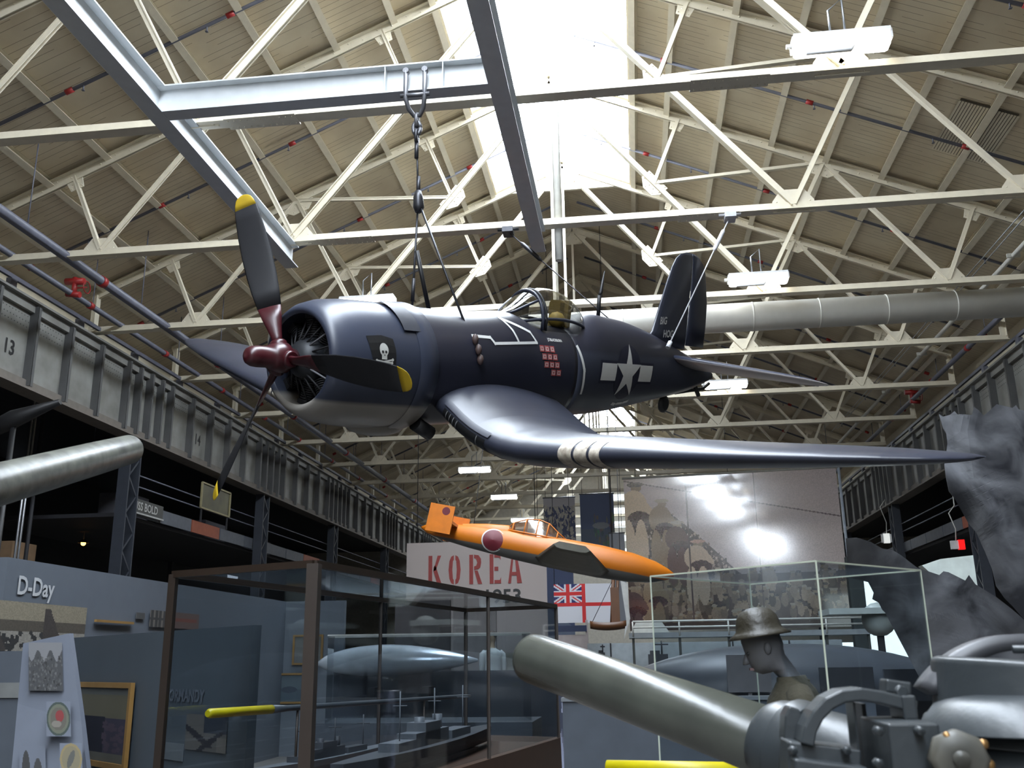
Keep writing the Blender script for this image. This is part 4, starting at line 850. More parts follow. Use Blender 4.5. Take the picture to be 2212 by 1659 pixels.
top = MB().add([N_, R_, Q_, L_], [(0, 1, 2, 3)]); P(c1, 'glass_top', top, GLASS)
cen = (N_+Q_)/2
def ringbase(sc, z0, z1):
    ps = [cen+(p-cen)*sc for p in (N_, R_, Q_, L_)]; return MB().add([(p.x, p.y, z) for z in (z0, z1) for p in ps], [(0, 1, 2, 3), (7, 6, 5, 4), (0, 4, 5, 1), (1, 5, 6, 2), (2, 6, 7, 3), (3, 7, 4, 0)])
P(c1, 'wooden_base', ringbase(1.03, FZ, ZB), mat('dark_oak', (0.07, 0.035, 0.02), 0.4))
# contents: ship model and long yellow nosed tube
def shipmodel(name, lbl, a, b_, beam, hgt, hm, dm, masts=3, cat='ship model', group=None):
    a = V(a); b_ = V(b_); d = b_-a; Lg = d.length; d.normalize(); s_ = V((-d.y, d.x, 0)).normalized()
    t = T(name, lbl, cat, (a+b_)/2, group); R = []
    for f in np.linspace(0, 1, 15):
        w_ = beam/2*(math.sin(math.pi*min(1, max(0.02, f)))**0.45); p = a+d*(Lg*f); sh = hgt*(0.15*(2*f-1)**2)
        R.append([p+s_*w_*x+V((0, 0, z*hgt+(sh if z == 1 else 0))) for x, z in ((-1, 1), (-0.9, 0.5), (-0.5, 0.05), (0, 0), (0.5, 0.05), (0.9, 0.5), (1, 1))])
    P(t, 'hull', MB().loft(R, True, smooth=False), hm)
    mb = MB(); ang = math.atan2(d.y, d.x); M = Matrix.Rotation(ang, 3, 'Z')
    for f, l, h in ((0.32, 0.16, 0.5), (0.45, 0.22, 0.8), (0.45, 0.1, 1.3), (0.66, 0.15, 0.5)): mb.box(a+d*(Lg*f)+V((0, 0, hgt+h*hgt/2)), (Lg*l, beam*0.5, h*hgt), M)
    P(t, 'deckhouse', mb, dm)
    for k in range(2): P(t, 'funnel', MB().tube([a+d*(Lg*(0.42+0.12*k))+V((0, 0, hgt*1.6)), a+d*(Lg*(0.42+0.12*k))+V((0, 0, hgt*2.6))], beam*0.13, 10), dm)
    for k in range(masts):
        p = a+d*(Lg*(0.3+0.22*k)); P(t, 'mast', MB().tube([p+V((0, 0, hgt)), p+V((0, 0, hgt*4.2))], 0.006, 5).tube([p+s_*0.06+V((0, 0, hgt*3.4)), p-s_*0.06+V((0, 0, hgt*3.4))], 0.004, 4), dm)
    P(t, 'cradle', MB().box((a+b_)/2+V((0, 0, -0.02)), (Lg*0.6, beam*0.5, 0.04), M), FRAME)
    return t
HG = mat('ship_model_grey', (0.09, 0.10, 0.115), 0.5); DG = mat('ship_model_dark', (0.03, 0.033, 0.04), 0.6)
shipmodel('ship_model', 'long dark grey warship model standing on the floor of the brown framed case', (-2.05, 6.75, -0.82), (-1.62, 10.9, -0.82), 0.34, 0.14, DG, HG)
shipmodel('ship_model', 'smaller grey ship model on the case floor left of the longer warship model', (-2.75, 7.0, -0.82), (-2.3, 9.3, -0.82), 0.2, 0.09, HG, DG)
ta, tb = V((-2.92, 6.9, -0.33)), V((-1.79, 10.6, -0.36))
t = T('display_tube', 'long slim tube with a yellow front end lying inside the glass case', 'torpedo model', (ta+tb)/2)
tm = ta.lerp(tb, 0.0); q = V((-2.46, 6.95, -0.33)); ta = V((-2.90, 6.55, -0.32)); q = ta.lerp(tb, 0.17)
P(t, 'body', MB().tube([q, q.lerp(tb, 0.06), tb.lerp(ta, 0.05), tb], [0.032, 0.022, 0.02, 0.012], 14), mat('slate_tube', (0.035, 0.042, 0.05), 0.4)); P(t, 'yellow_nose', MB().tube([ta, ta.lerp(q, 0.03), q], [0.022, 0.032, 0.032], 14), mat('bright_yellow_paint', (0.42, 0.35, 0.0), 0.45))
for f in (0.25, 0.75): p = ta.lerp(tb, f); P(t, 'support', MB().tube([p, (p.x, p.y, ZB)], 0.01, 6), FRAME)
t = T('display_tube', 'yellow tube end low at the bottom of the frame in front of the right case', 'torpedo model', at(1450, 1652, 4.9)); P(t, 'body', MB().tube([at(1312, 1658, 5.0), at(1620, 1664, 4.8)], 0.035, 14), MATS['bright_yellow_paint'])
P(t, 'support', MB().box((0.1, 4.9, (FZ-0.54)/2), (0.05, 0.05, -0.54-FZ)), FRAME)
# silver hull behind the case
t = T('silver_float', 'bright silver float resting behind the left glass case', 'aircraft float', at(830, 1420, 14)*1.0)
R = []
a, b_ = V((-4.85, 14.75, -0.02)), V((-2.35, 14.6, 0.0))
for f in np.linspace(0, 1, 18):
    w_ = 0.30*max(0.03, math.sin(math.pi*f**0.8))**0.7; p = a.lerp(b_, f); R.append([p+V((0, w_*math.cos(q), (0.26 if math.sin(q) > 0 else 0.2)*w_/0.3*math.sin(q))) for q in np.linspace(0, 2*math.pi, 16, endpoint=False)])
P(t, 'hull', MB().loft(R), mat('polished_aluminium', (0.85, 0.87, 0.9), 0.22, metal=0.25)); P(t, 'trestle', MB().box((-3.9, 14.65, -0.98), (0.12, 0.5, 1.24)).box((-3.1, 14.65, -0.98), (0.12, 0.5, 1.24)), DARK)
# white coated mannequin far behind
def mannequin(name, lbl, base_, face, jacket, trousers, skin, hat=None, s=1.0, lean=0.0, bow=0.0):
    """standing figure built round one continuous body; face = heading of the nose in radians"""
    t = T(name, lbl, 'mannequin', base_); b0 = V(base_); M = Matrix.Rotation(face, 3, 'Z')
    def W(f, l, z):
        if z > 1.47 and bow:      # the head bows forward round the base of the neck
            k = bow*min(1, (z-1.47)/0.09); f0, z0 = -0.01, 1.47; df, dz = f-f0, z-z0
            f, z = f0+df*math.cos(k)+dz*math.sin(k), z0-df*math.sin(k)+dz*math.cos(k)
        return b0+M @ V((f*s, l*s, z*s))
    def rg(f, l, z, rf, rl, n=18, tilt=0.0): return [W(f+rf*math.cos(a), l+rl*math.sin(a), z+tilt*rf*math.cos(a)) for a in np.linspace(0, 2*math.pi, n, endpoint=False)]
    body = MB()
    body.loft([rg(0, 0, 0.85, 0.11, 0.15), rg(0, 0, 1.0, 0.10, 0.135), rg(0, 0, 1.25, 0.11, 0.16), rg(-0.005, 0, 1.38, 0.095, 0.165), rg(-0.01, 0, 1.44, 0.07, 0.11), rg(0.0, 0, 1.475, 0.055, 0.062), rg(0.02+lean*0.3, 0, 1.53, 0.052, 0.055),
      rg(0.045+lean*0.5, 0, 1.565, 0.075, 0.060, tilt=-0.35), rg(0.055+lean*0.6, 0, 1.60, 0.092, 0.070, tilt=-0.2), rg(0.05+lean*0.7, 0, 1.64, 0.098, 0.075), rg(0.045+lean*0.8, 0, 1.68, 0.098, 0.077), rg(0.04+lean*0.9, 0, 1.73, 0.096, 0.076), rg(0.035+lean, 0, 1.78, 0.08, 0.066), rg(0.03+lean, 0, 1.815, 0.045, 0.04)])
    for s_ in (-1, 1):
        body.loft([rg(0, s_*0.085, 0.9, 0.085, 0.08), rg(0.01, s_*0.09, 0.5, 0.058, 0.055), rg(-0.01, s_*0.09, 0.32, 0.056, 0.052), rg(-0.01, s_*0.09, 0.07, 0.035, 0.033)])
    P(t, 'body', body, skin)
    P(t, 'nose', MB().loft([rg(0.142+lean*0.72, 0, 1.672, 0.006, 0.007, 8), rg(0.155+lean*0.68, 0, 1.645, 0.016, 0.014, 8), rg(0.16+lean*0.66, 0, 1.63, 0.019, 0.017, 8), rg(0.148+lean*0.65, 0, 1.622, 0.01, 0.01, 8)]), skin)
    P(t, 'mouth', MB().box(W(0.15+lean*0.6, 0, 1.595), (0.02, 0.04, 0.012), M), mat('dull_lip', (0.12, 0.07, 0.07), 0.6))
    for s_ in (-1, 1):
        P(t, 'ear', MB().ball(W(0.04+lean*0.75, s_*0.078, 1.655), 0.028*s, 8, (0.7, 0.35, 1.1), M), skin)
        P(t, 'eye', MB().ball(W(0.133+lean*0.7, s_*0.03, 1.668), 0.010*s, 8), BLACK)
    jk = MB().loft([rg(0, 0, 0.78, 0.15, 0.20), rg(0, 0, 0.98, 0.125, 0.175), rg(0.005, 0, 1.15, 0.135, 0.185), rg(0.005, 0, 1.3, 0.14, 0.205), rg(-0.005, 0, 1.38, 0.125, 0.215), rg(-0.01, 0, 1.425, 0.10, 0.175), rg(-0.005, 0, 1.46, 0.078, 0.10), rg(0.0, 0, 1.485, 0.07, 0.075)])
    J_ = P(t, 'jacket', jk, jacket)
    P(t, 'collar', MB().loft([rg(0.0, 0, 1.44, 0.085, 0.09), rg(-0.01, 0, 1.469, 0.078, 0.08), rg(-0.015, 0, 1.469, 0.07, 0.07), rg(0.0, 0, 1.45, 0.07, 0.072)], False), jacket)
    for s_ in (-1, 1):
        P(t, 'sleeve', MB().tube([W(-0.005, s_*0.15, 1.41), W(-0.01, s_*0.205, 1.36), W(-0.02, s_*0.235, 1.1), W(0.04, s_*0.245, 0.86)], [0.06*s, 0.068*s, 0.055*s, 0.042*s], 14), jacket)
        h = MB(); wr = W(0.045, s_*0.245, 0.85); h.tube([wr, W(0.06, s_*0.245, 0.80), W(0.075, s_*0.243, 0.765)], [0.026*s, 0.038*s, 0.034*s], 10)
        for k in range(4):
            f0 = 0.052+0.016*k; ln = (0.07, 0.078, 0.074, 0.058)[k]; h.tube([W(f0, s_*0.243, 0.775), W(f0+0.008, s_*0.238, 0.775-ln*0.55), W(f0+0.006, s_*0.225, 0.775-ln)], [0.0095*s, 0.009*s, 0.007*s], 6)
        h.tube([W(0.085, s_*0.235, 0.81), W(0.105, s_*0.225, 0.785), W(0.11, s_*0.215, 0.755)], [0.012*s, 0.011*s, 0.008*s], 6)
        P(t, 'hand', h, skin)
        P(t, 'trouser_leg', MB().loft([rg(0, s_*0.08, 0.92, 0.105, 0.10), rg(0.01, s_*0.09, 0.5, 0.08, 0.075), rg(0, s_*0.09, 0.08, 0.07, 0.062)]), trousers)
        P(t, 'boot', MB().loft([rg(0.0, s_*0.09, 0.12, 0.05, 0.045), rg(0.02, s_*0.09, 0.07, 0.075, 0.048), rg(0.05, s_*0.095, 0.0, 0.14, 0.05)]), BLACK)
    if hat == 'helmet':
        hc = W(0.035+lean, 0, 1.725); ax = (W(0.035+lean, 0, 1.9)-W(0.035+lean, 0, 1.7)).normalized(); ax = (ax+V((0, 0, 2.2))).normalized()
        hm_ = mat('olive_helmet_paint', (0.022, 0.018, 0.010), 0.5, bump=0.2)
        hb = P(t, 'helmet', MB().lathe([(0.152, -0.012), (0.155, -0.004), (0.128, 0.012), (0.114, 0.025), (0.110, 0.05), (0.10, 0.085), (0.076, 0.115), (0.04, 0.13), (0.0, 0.134)], hc, ax, 36), hm_)
        P(t, 'helmet_rim', MB().lathe([(0.150, -0.015), (0.158, -0.012), (0.158, -0.003), (0.150, -0.006)], hc, ax, 36, False), mat('rim_paint', (0.05, 0.045, 0.03), 0.5), par_ if False else None) if False else None
    elif hat == 'cap':
        P(t, 'hair', MB().ball(W(0.03+lean, 0, 1.74), 0.1*s, 14, (1.05, 0.85, 0.9)), mat('brown_hair', (0.05, 0.03, 0.02), 0.7))
    return t
GSK = mat('grey_mannequin_skin', (0.075, 0.075, 0.08), 0.6)
mannequin('mannequin', 'mannequin in a steel helmet and olive jacket facing left inside the right glass case', (0.74, 5.08, -1.60+0.02), math.pi, mat('olive_wool', (0.028, 0.024, 0.012), 0.9, bump=0.3), mat('olive_trousers', (0.035, 0.032, 0.02), 0.9), GSK, 'helmet', 1.0, 0.0, 0.42)
mannequin('mannequin', 'distant mannequin in a white jacket seen through the left glass case', (-2.92, 20.0, FZ+0.35), 2.0, mat('white_jacket', (0.5, 0.5, 0.48), 0.8), mat('tan_trousers', (0.3, 0.2, 0.1), 0.8), mat('tan_mannequin_skin', (0.4, 0.28, 0.18), 0.6), 'cap')
ONE('plinth', 'tan plinth under the distant white jacketed mannequin', 'plinth', MB().box((-2.92, 20, FZ+0.175), (1.0, 0.7, 0.35)), mat('tan_plinth', (0.25, 0.17, 0.1), 0.7))
# ------------------------------------------------------------------ right glass case
c2 = T('display_case', 'frameless glass case with pale edges around the helmeted mannequin', 'display case', (0.93, 6.3, FZ))
KN, KL, KR, KF = V((0.99, 4.35, 0.39)), V((0.08, 4.97, 0.39)), V((1.383, 4.99, 0.39)), V((0.643, 5.66, 0.39))
KN, KL, KR, KF = [p*1.0 for p in (atz(1762, 1212, .44), atz(1405, 1245, .44), atz(1988, 1232, .44), atz(1620, 1262, .44))]
EDG = mat('pale_green_glass_edge', (0.42, 0.45, 0.36), 0.3)
for p in (KN, KL, KR, KF): P(c2, 'edge_strip', MB().box((p.x, p.y, (0.44-0.9)/2), (0.008, 0.008, 1.34)), EDG)
for a, b_ in ((KN, KL), (KL, KF), (KF, KR), (KR, KN)):
    P(c2, 'glass_pane', MB().bar(a+V((0, 0, -0.67)), b_+V((0, 0, -0.67)), 0.006, 1.32, (0, 0, 1)), GLASS); P(c2, 'edge_strip', MB().bar(a, b_, 0.008, 0.008, (0, 0, 1)), EDG)
P(c2, 'glass_top', MB().add([KN, KL, KF, KR], [(0, 1, 2, 3)]), GLASS)
bz = [(p.x, p.y) for p in (KN, KL, KF, KR)]
P(c2, 'base', MB().add([(x, y, z) for z in (-1.35, -0.9) for x, y in bz] , [(0, 4, 5, 1), (1, 5, 6, 2), (2, 6, 7, 3), (3, 7, 4, 0)]), PNL)
P(c2, 'base', MB().add([(x, y, z) for z in (FZ, -1.35) for x, y in bz] , [(0, 4, 5, 1), (1, 5, 6, 2), (2, 6, 7, 3), (3, 7, 4, 0)]), PNL)
t = ONE('label_panel', 'plain grey label panel behind the helmeted mannequin', 'sign', MB().box((1.27, 12.0, -0.19), (0.5, 0.03, 0.42)).box((1.27, 12.03, -0.95), (0.04, 0.04, 1.3)), mat('pale_grey_card', (0.17, 0.165, 0.175), 0.7))
# ------------------------------------------------------------------ exhibit walls on the left
PRINT_DIM = 0.55  # left exhibit prints darkened to suit the dim foreground
wl = T('exhibit_wall', 'long grey blue exhibit wall headed D-Day along the left', 'exhibit panel', (-6.5, 13.5, FZ))
P(wl, 'panel', MB().box((-6.53, 13.55, (1.1+FZ)/2), (0.16, 8.3, 1.1-FZ)), mat('dday_wall_paint', (0.085, 0.098, 0.118), 0.6, var=0.04))
P(wl, 'panel', MB().box((-6.0, 17.75, (1.1+FZ)/2), (1.35, 0.1, 1.1-FZ)), mat('dday_return_paint', (0.11, 0.125, 0.145), 0.6, var=0.04), label='return panel at the far end')
P(wl, 'title', textmb('D-Day', 0.27, (-6.44, 9.60, 0.74), (0, 1, 0), (0, 0, 1), 0.92), mat('white_lettering', (0.38, 0.39, 0.40), 0.6))
def paint_beach(U, W):
    c = base(U, (0.32, 0.28, 0.2)); c[W > 0.38] = (0.10, 0.085, 0.065); c[W > 0.6] = (0.33, 0.31, 0.27)
    rs = np.random.RandomState(3)
    for _ in range(70): x, y = rs.rand(), 0.62+0.38*rs.rand(); c[ell(U, W, x, y, 0.012+0.01*rs.rand(), 0.05)] = (0.03, 0.03, 0.03)
    for x0 in (0.0, 0.56): c[(W > 0.1) & (U > x0) & (U < x0+0.05+(W-0.1)*0.2) ] = (0.06, 0.05, 0.045)
    return c*(0.85+0.3*np.random.RandomState(1).rand(*U.shape+(1,)))
put(wl, 'photo_print', print_mesh('beach', (-6.43, 9.1, 0.66), (0, 1.86, 0), (0, 0, -0.5), 90, 40, paint_beach), print_mat())
def paint_strip(U, W):
    c = base(U, (0.2, 0.12, 0.1)); c[U < 0.36] = (0.05, 0.05, 0.05); m = (U < 0.36) & (((U*40).astype(int) % 3) == 0) & (abs(W-0.5) > 0.1); c[m] = (0.2, 0.18, 0.16); c[(abs(W-0.45) < 0.12) & (U > 0.5) & (U < 0.95)] = (0.28, 0.08, 0.05); return c
put(wl, 'photo_print', print_mesh('strip', (-6.43, 12.5, 0.71), (0, 1.5, 0), (0, 0, -0.22), 60, 14, paint_strip), print_mat())
P(wl, 'small_caption', MB().box((-6.435, 12.25, 0.62), (0.01, 0.22, 0.08)), mat('dark_caption', (0.05, 0.05, 0.05), 0.6))
P(wl, 'brass_rail', MB().box((-6.42, 11.6, 0.52), (0.03, 0.9, 0.03)), GOLD)
def pic(lbl, c, w_, h, ex, paint, n=40, fw=0.035, fm=None, parent=None):
    ex = V(ex).normalized(); nn = V((ex.y, -ex.x, 0)); c = V(c)
    t = T('framed_picture', lbl, 'picture', c+V((0, 0, -h/2)))
    P(t, 'backing', MB().bar(c-ex*w_/2+nn*-0.01, c+ex*w_/2+nn*-0.01, 0.02, h, (0, 0, 1)), FRAME)
    put(t, 'picture_print', print_mesh('pp', c-ex*w_/2+V((0, 0, h/2))+nn*0.006, ex*w_, (0, 0, -h), n, n, paint), print_mat())
    for s_ in (-1, 1):
        P(t, 'frame_rail', MB().bar(c-ex*(w_/2+fw)+V((0, 0, s_*(h/2+fw/2)))+nn*0.01, c+ex*(w_/2+fw)+V((0, 0, s_*(h/2+fw/2)))+nn*0.01, 0.04, fw, (0, 0, 1)), fm or GOLD)
        P(t, 'frame_stile', MB().bar(c+ex*s_*(w_/2+fw/2)+V((0, 0, h/2))+nn*0.01, c+ex*s_*(w_/2+fw/2)-V((0, 0, h/2))+nn*0.01, fw, 0.04, nn), fm or GOLD)
    return t
def paint_sketch(U, W):
    c = base(U, (0.22, 0.22, 0.2)); c[ell(U, W, 0.45, 0.4, 0.12, 0.2)] = (0.1, 0.1, 0.1); c[W > 0.75] = (0.17, 0.17, 0.16); return c
pic('upper framed sketch on the far return of the grey exhibit wall', (-5.98, 17.66, 0.23), 0.5, 0.46, (1, 0, 0), paint_sketch)
def paint_sea(U, W):
    c = base(U, (0.13, 0.17, 0.19)); c[W > 0.55] = (0.09, 0.13, 0.16); c[ell(U, W, 0.5, 0.55, 0.3, 0.12)] = (0.06, 0.08, 0.11); return c
pic('lower framed seascape on the far return of the grey exhibit wall', (-6.30, 17.66, -0.44), 0.5, 0.46, (1, 0, 0), paint_sea)
# nearer board with painting
KB = 1.1; A2, B2_ = V((-5.65, 9.36, 0))*KB, V((-2.81, 7.01, 0))*KB; eb = (B2_-A2).normalized(); nb = V((eb.y, -eb.x, 0))
if nb.y > 0: nb = -nb
bd = T('exhibit_board', 'slate exhibit board carrying a gilt framed painting, left of the glass case post', 'exhibit panel', (A2+B2_)/2+V((0, 0, FZ)))
P(bd, 'panel', MB().bar(A2-nb*0.05+V((0, 0, (0.3+FZ)/2)), B2_-nb*0.05+V((0, 0, (0.3+FZ)/2)), 0.08, 0.3-FZ, (0, 0, 1)), mat('slate_board_paint', (0.052, 0.065, 0.078), 0.55, var=0.12, scale=1.5))
P(bd, 'title', textmb('NORMANDY', 0.13*KB, A2+eb*2.3*KB+V((0, 0, -0.28*KB))+nb*0.004, eb, (0, 0, 1), 0.95), mat('faint_lettering', (0.09, 0.10, 0.12), 0.6))
P(bd, 'text_card', MB().bar(A2+eb*2.3*KB+V((0, 0, -0.66*KB)), A2+eb*2.72*KB+V((0, 0, -0.66*KB)), 0.01, 0.14, (0, 0, 1)), mat('pale_card', (0.09, 0.10, 0.11), 0.6))
def paint_war(U, W):
    c = base(U, (0.14, 0.13, 0.12)); c[(U > 0.45) & (W < 0.5)] = (0.03, 0.04, 0.06); c[ell(U, W, 0.3, 0.6, 0.08, 0.5, -0.9)] = (0.02, 0.02, 0.03); c[ell(U, W, 0.6, 0.75, 0.07, 0.45, 0.8)] = (0.02, 0.02, 0.03); c[(U > 0.78) & (W > 0.6)] = (0.2, 0.18, 0.16); return c
put(bd, 'photo_print', print_mesh('war', A2+eb*2.75*KB+V((0, 0, -0.37*KB))+nb*0.006, eb*0.67*KB, (0, 0, -0.26*KB), 40, 20, paint_war), print_mat())
def paint_oil(U, W):
    c = base(U, (0.15, 0.16, 0.15)); c[W > 0.1] = (0.17, 0.16, 0.11); c[W > 0.42] = (0.08, 0.08, 0.1); c[(W > 0.4) & (U < 0.62)] = (0.012, 0.014, 0.03); c[(W > 0.42) & (U > 0.62)] = (0.06, 0.055, 0.09)
    rs = np.random.RandomState(5)
    for _ in range(30): c[ell(U, W, 0.62+0.3*rs.rand(), 0.45+0.4*rs.rand(), 0.04, 0.03)] = (0.10, 0.075, 0.11)
    c[W > 0.88] = (0.14, 0.14, 0.12); return c
pic('gilt framed oil painting of a dark ship hanging on the slate board', A2+eb*1.04*KB+V((0, 0, -0.50*KB))+nb*0.03, 1.32*KB, 0.62*KB, eb, paint_oil, 60, 0.05)
# sloping pylon board at the far left
py = T('pylon_board', 'tapering pale pylon board with a soldiers photo and round emblem near the left edge', 'exhibit panel', (-4.95, 8.0, FZ))
o1 = [at(50, 1390, 8.0), at(150, 1368, 8.0), at(176, 1560, 7.75), at(187, 1659, 7.6), at(200, 1760, 7.5), at(20, 1760, 7.5), at(25, 1659, 7.6), at(38, 1520, 7.8)]
mb = MB(); m_ = len(o1); mb.add(o1+[p+V((0, 0.06, 0)) for p in o1], [tuple(range(m_)), tuple(range(2*m_-1, m_-1, -1))]+[(i, i+m_, (i+1) % m_+m_, (i+1) % m_) for i in range(m_)])
P(py, 'board', mb, mat('pale_pylon_paint', (0.085, 0.095, 0.12), 0.6, var=0.05)); P(py, 'foot', MB().box((-4.9, 7.75, (FZ-1.2)/2), (0.7, 0.3, -1.2-FZ+0.5)), PNL)
def quadp(x0, y0, x1, y1, Y0, Y1): a = at(x0, y0, Y0); return a, at(x1, y0, Y0)-a, at(x0, y1, Y1)-a
def paint_soldiers(U, W):
    c = base(U, (0.19, 0.19, 0.2)); rs = np.random.RandomState(9); c[W > 0.28+0.12*np.sin(U*17)] = (0.04, 0.042, 0.045)
    for _ in range(160): x, y = rs.rand(), 0.3+0.7*rs.rand(); g = rs.rand()*0.12; c[ell(U, W, x, y, 0.025, 0.03)] = (g, g, g)
    return c
put(py, 'photo_print', print_mesh('sol', *quadp(62, 1388, 134, 1492, 7.95, 7.8), 50, 60, paint_soldiers), print_mat())
def seal_paint(U, W):
    c = base(U, (0.155, 0.173, 0.218)); r = np.hypot(U-0.5, W-0.5); c[r < 0.49] = (0.03, 0.05, 0.04); c[r < 0.42] = (0.12, 0.13, 0.09); c[r < 0.33] = (0.10, 0.09, 0.07); c[ell(U, W, 0.55, 0.42, 0.17, 0.17)] = (0.22, 0.02, 0.02); c[ell(U, W, 0.42, 0.65, 0.2, 0.1)] = (0.2, 0.18, 0.15); return c
def disc_sheet(x, y, r, Y): a = at(x-r, y-r*1.45, Y); return a, at(x+r, y-r*1.45, Y)-a, at(x-r, y+r*1.45, Y-0.12)-a
put(py, 'round_emblem', print_mesh('seal', *disc_sheet(126, 1553, 26, 7.72), 50, 50, seal_paint), print_mat())
def seal2(U, W):
    c = base(U, (0.155, 0.173, 0.218)); r = np.hypot(U-0.5, W-0.5); c[r < 0.49] = (0.26, 0.2, 0.09); c[r < 0.4] = (0.2, 0.17, 0.1); c[ell(U, W, 0.5, 0.5, 0.12, 0.3, 0.5)] = (0.08, 0.08, 0.07); return c
put(py, 'round_emblem', print_mesh('seal2', *disc_sheet(153, 1640, 24, 7.58), 40, 40, seal2), print_mat())
def paint_crew(U, W):
    c = base(U, (0.155, 0.173, 0.218)); c[ell(U, W, 0.25, 0.6, 0.15, 0.5)] = (0.03, 0.03, 0.03); c[ell(U, W, 0.7, 0.8, 0.18, 0.5)] = (0.04, 0.04, 0.04); c[ell(U, W, 0.52, 0.95, 0.08, 0.3)] = (0.3, 0.22, 0.03); return c
put(py, 'photo_print', print_mesh('crew', *quadp(42, 1612, 98, 1700, 7.62, 7.5), 40, 40, paint_crew), print_mat())
t = T('exhibit_board', 'plain grey board with a pale band at the very left edge beside the pylon board', 'exhibit panel', (-5.6, 8.4, FZ)); P(t, 'panel', MB().box((-5.75, 8.5, (0.14+FZ)/2), (1.0, 0.06, 0.14-FZ)), PNL); P(t, 'pale_band', MB().box((-5.75, 8.46, -0.2), (1.0, 0.02, 0.13)), mat('pale_band_paint', (0.14, 0.145, 0.14), 0.6))
PRINT_DIM = 1.0
# ------------------------------------------------------------------ hanging mural, banners, flag
MY = 40.0
def paint_mural(U, W):
    rs = np.random.RandomState(11); c = base(U, (0.66, 0.56, 0.56))
    edge = lambda u: 0.25+0.62*np.clip((u-0.22)/0.45, 0, 1)**1.1  # crowd stops short on the right, leaving the glare-washed part pale
    crowd = W > edge(U)
    c[crowd] = (0.075, 0.048, 0.052)
    for _ in range(1500):
        x = rs.rand(); y = 0.24+0.45*rs.rand(); s_ = 0.003+0.006*y
        if y < float(edge(x))-0.01: continue
        g = rs.rand(); col = (0.6*g+0.05, 0.48*g+0.04, 0.4*g+0.05); c[ell(U, W, x, y, s_*0.75, s_*1.5)] = col
    c[W > 0.66] = (0.12, 0.08, 0.07)
    for _ in range(260):
        x = rs.rand(); y = 0.62+0.34*rs.rand(); g = rs.rand(); c[ell(U, W, x, y+0.04, 0.016, 0.042)] = (0.5*g+0.06, 0.37*g+0.045, 0.26*g+0.04); 
        c[ell(U, W, x, y, 0.010, 0.017)] = (0.42, 0.31, 0.2); c[ell(U, W, x, y-0.012, 0.013, 0.009)] = (0.5, 0.42, 0.33) if rs.rand() > 0.5 else (0.08, 0.06, 0.06)
    def man(cx, top, h, tone, cap, w=1.0):
        c[ell(U, W, cx+0.012*w, top+0.06*h, 0.022*w, 0.045*h)] = (0.40, 0.30, 0.22); c[ell(U, W, cx+0.01*w, top+0.02*h, 0.036*w, 0.028*h)] = cap
        c[ell(U, W, cx, top+0.27*h, 0.058*w, 0.19*h)] = tone; c[ell(U, W, cx+0.02*w, top+0.40*h, 0.05*w, 0.09*h)] = (0.09, 0.05, 0.06)
        for s_ in (-1, 1): c[ell(U, W, cx+s_*0.026*w, top+0.70*h, 0.028*w, 0.30*h)] = tone
        c[ell(U, W, cx+0.05*w, top+0.26*h, 0.016*w, 0.13*h, -0.5)] = tone
    man(0.045, 0.03, 0.62, (0.75, 0.58, 0.42), (0.08, 0.06, 0.08), 1.15); man(0.17, 0.15, 0.50, (0.38, 0.28, 0.2), (0.5, 0.42, 0.33), 0.95); man(0.24, 0.30, 0.42, (0.17, 0.10, 0.10), (0.42, 0.34, 0.27), 0.9); man(0.33, 0.43, 0.42, (0.7, 0.55, 0.42), (0.65, 0.4, 0.32), 1.0)
    man(0.12, 0.66, 0.4, (0.36, 0.27, 0.18), (0.42, 0.34, 0.25), 0.9); man(0.02, 0.72, 0.4, (0.15, 0.1, 0.1), (0.42, 0.34, 0.25), 0.9)
    c[abs(W-(0.02+0.3*(U-0.02)))<0.004] = (0.18, 0.13, 0.14)
    for sx in (0.30, 0.62): c[abs(U-sx) < 0.002] = (0.13, 0.09, 0.09)
    c[(W > 0.955)] = (0.10, 0.07, 0.06)
    return c*(0.88+0.22*rs.rand(*U.shape+(1,)))
mr = T('photo_mural', 'huge sepia photograph mural of sailors and a crowd hanging across the far hall', 'mural', (4.1, MY, 0.95))
O = V((-0.3, 0, 7.3)); EX = V((8.55, 0, 0)); EY = V((0, 0, -6.2))
RM = Matrix.Rotation(MURAL_ROT, 3, 'Z'); cm = V((4.0, MY, 0))
def rotm(p): return cm+RM @ (V((p[0], MY, p[2]))-cm)
put(mr, 'printed_sheet', print_mesh('mural', rotm((-0.3, 0, 7.25)), rotm((8.25, 0, 7.25))-rotm((-0.3, 0, 7.25)), EY, 260, 190, paint_mural), print_mat(0.13, 1.0))
PM[(0.13, 1.0)].node_tree.nodes['Principled BSDF'].inputs['Coat Weight'].default_value = 1.0; PM[(0.13, 1.0)].node_tree.nodes['Principled BSDF'].inputs['Coat Roughness'].default_value = 0.09; PM[(0.13, 1.0)].node_tree.nodes['Principled BSDF'].inputs['Coat IOR'].default_value = 1.9
P(mr, 'top_bar', MB().tube([rotm((-0.35, 0, 7.28)), rotm((8.4, 0, 7.28))], 0.05, 10), WPIPE)
P(mr, 'edge_pole', MB().tube([rotm((8.36, 0, 7.3)), rotm((8.36, 0, -1.2))], 0.055, 12), mat('pale_blue_pole', (0.6, 0.68, 0.8), 0.4))
for x in (0.2, 4.0, 8.0): p = rotm((x, 0, 7.3)); P(mr, 'hanging_wire', MB().tube([p, (p.x, p.y, zdeck(abs(p.x-XC))-0.02)], 0.012, 5), STEELROPE)
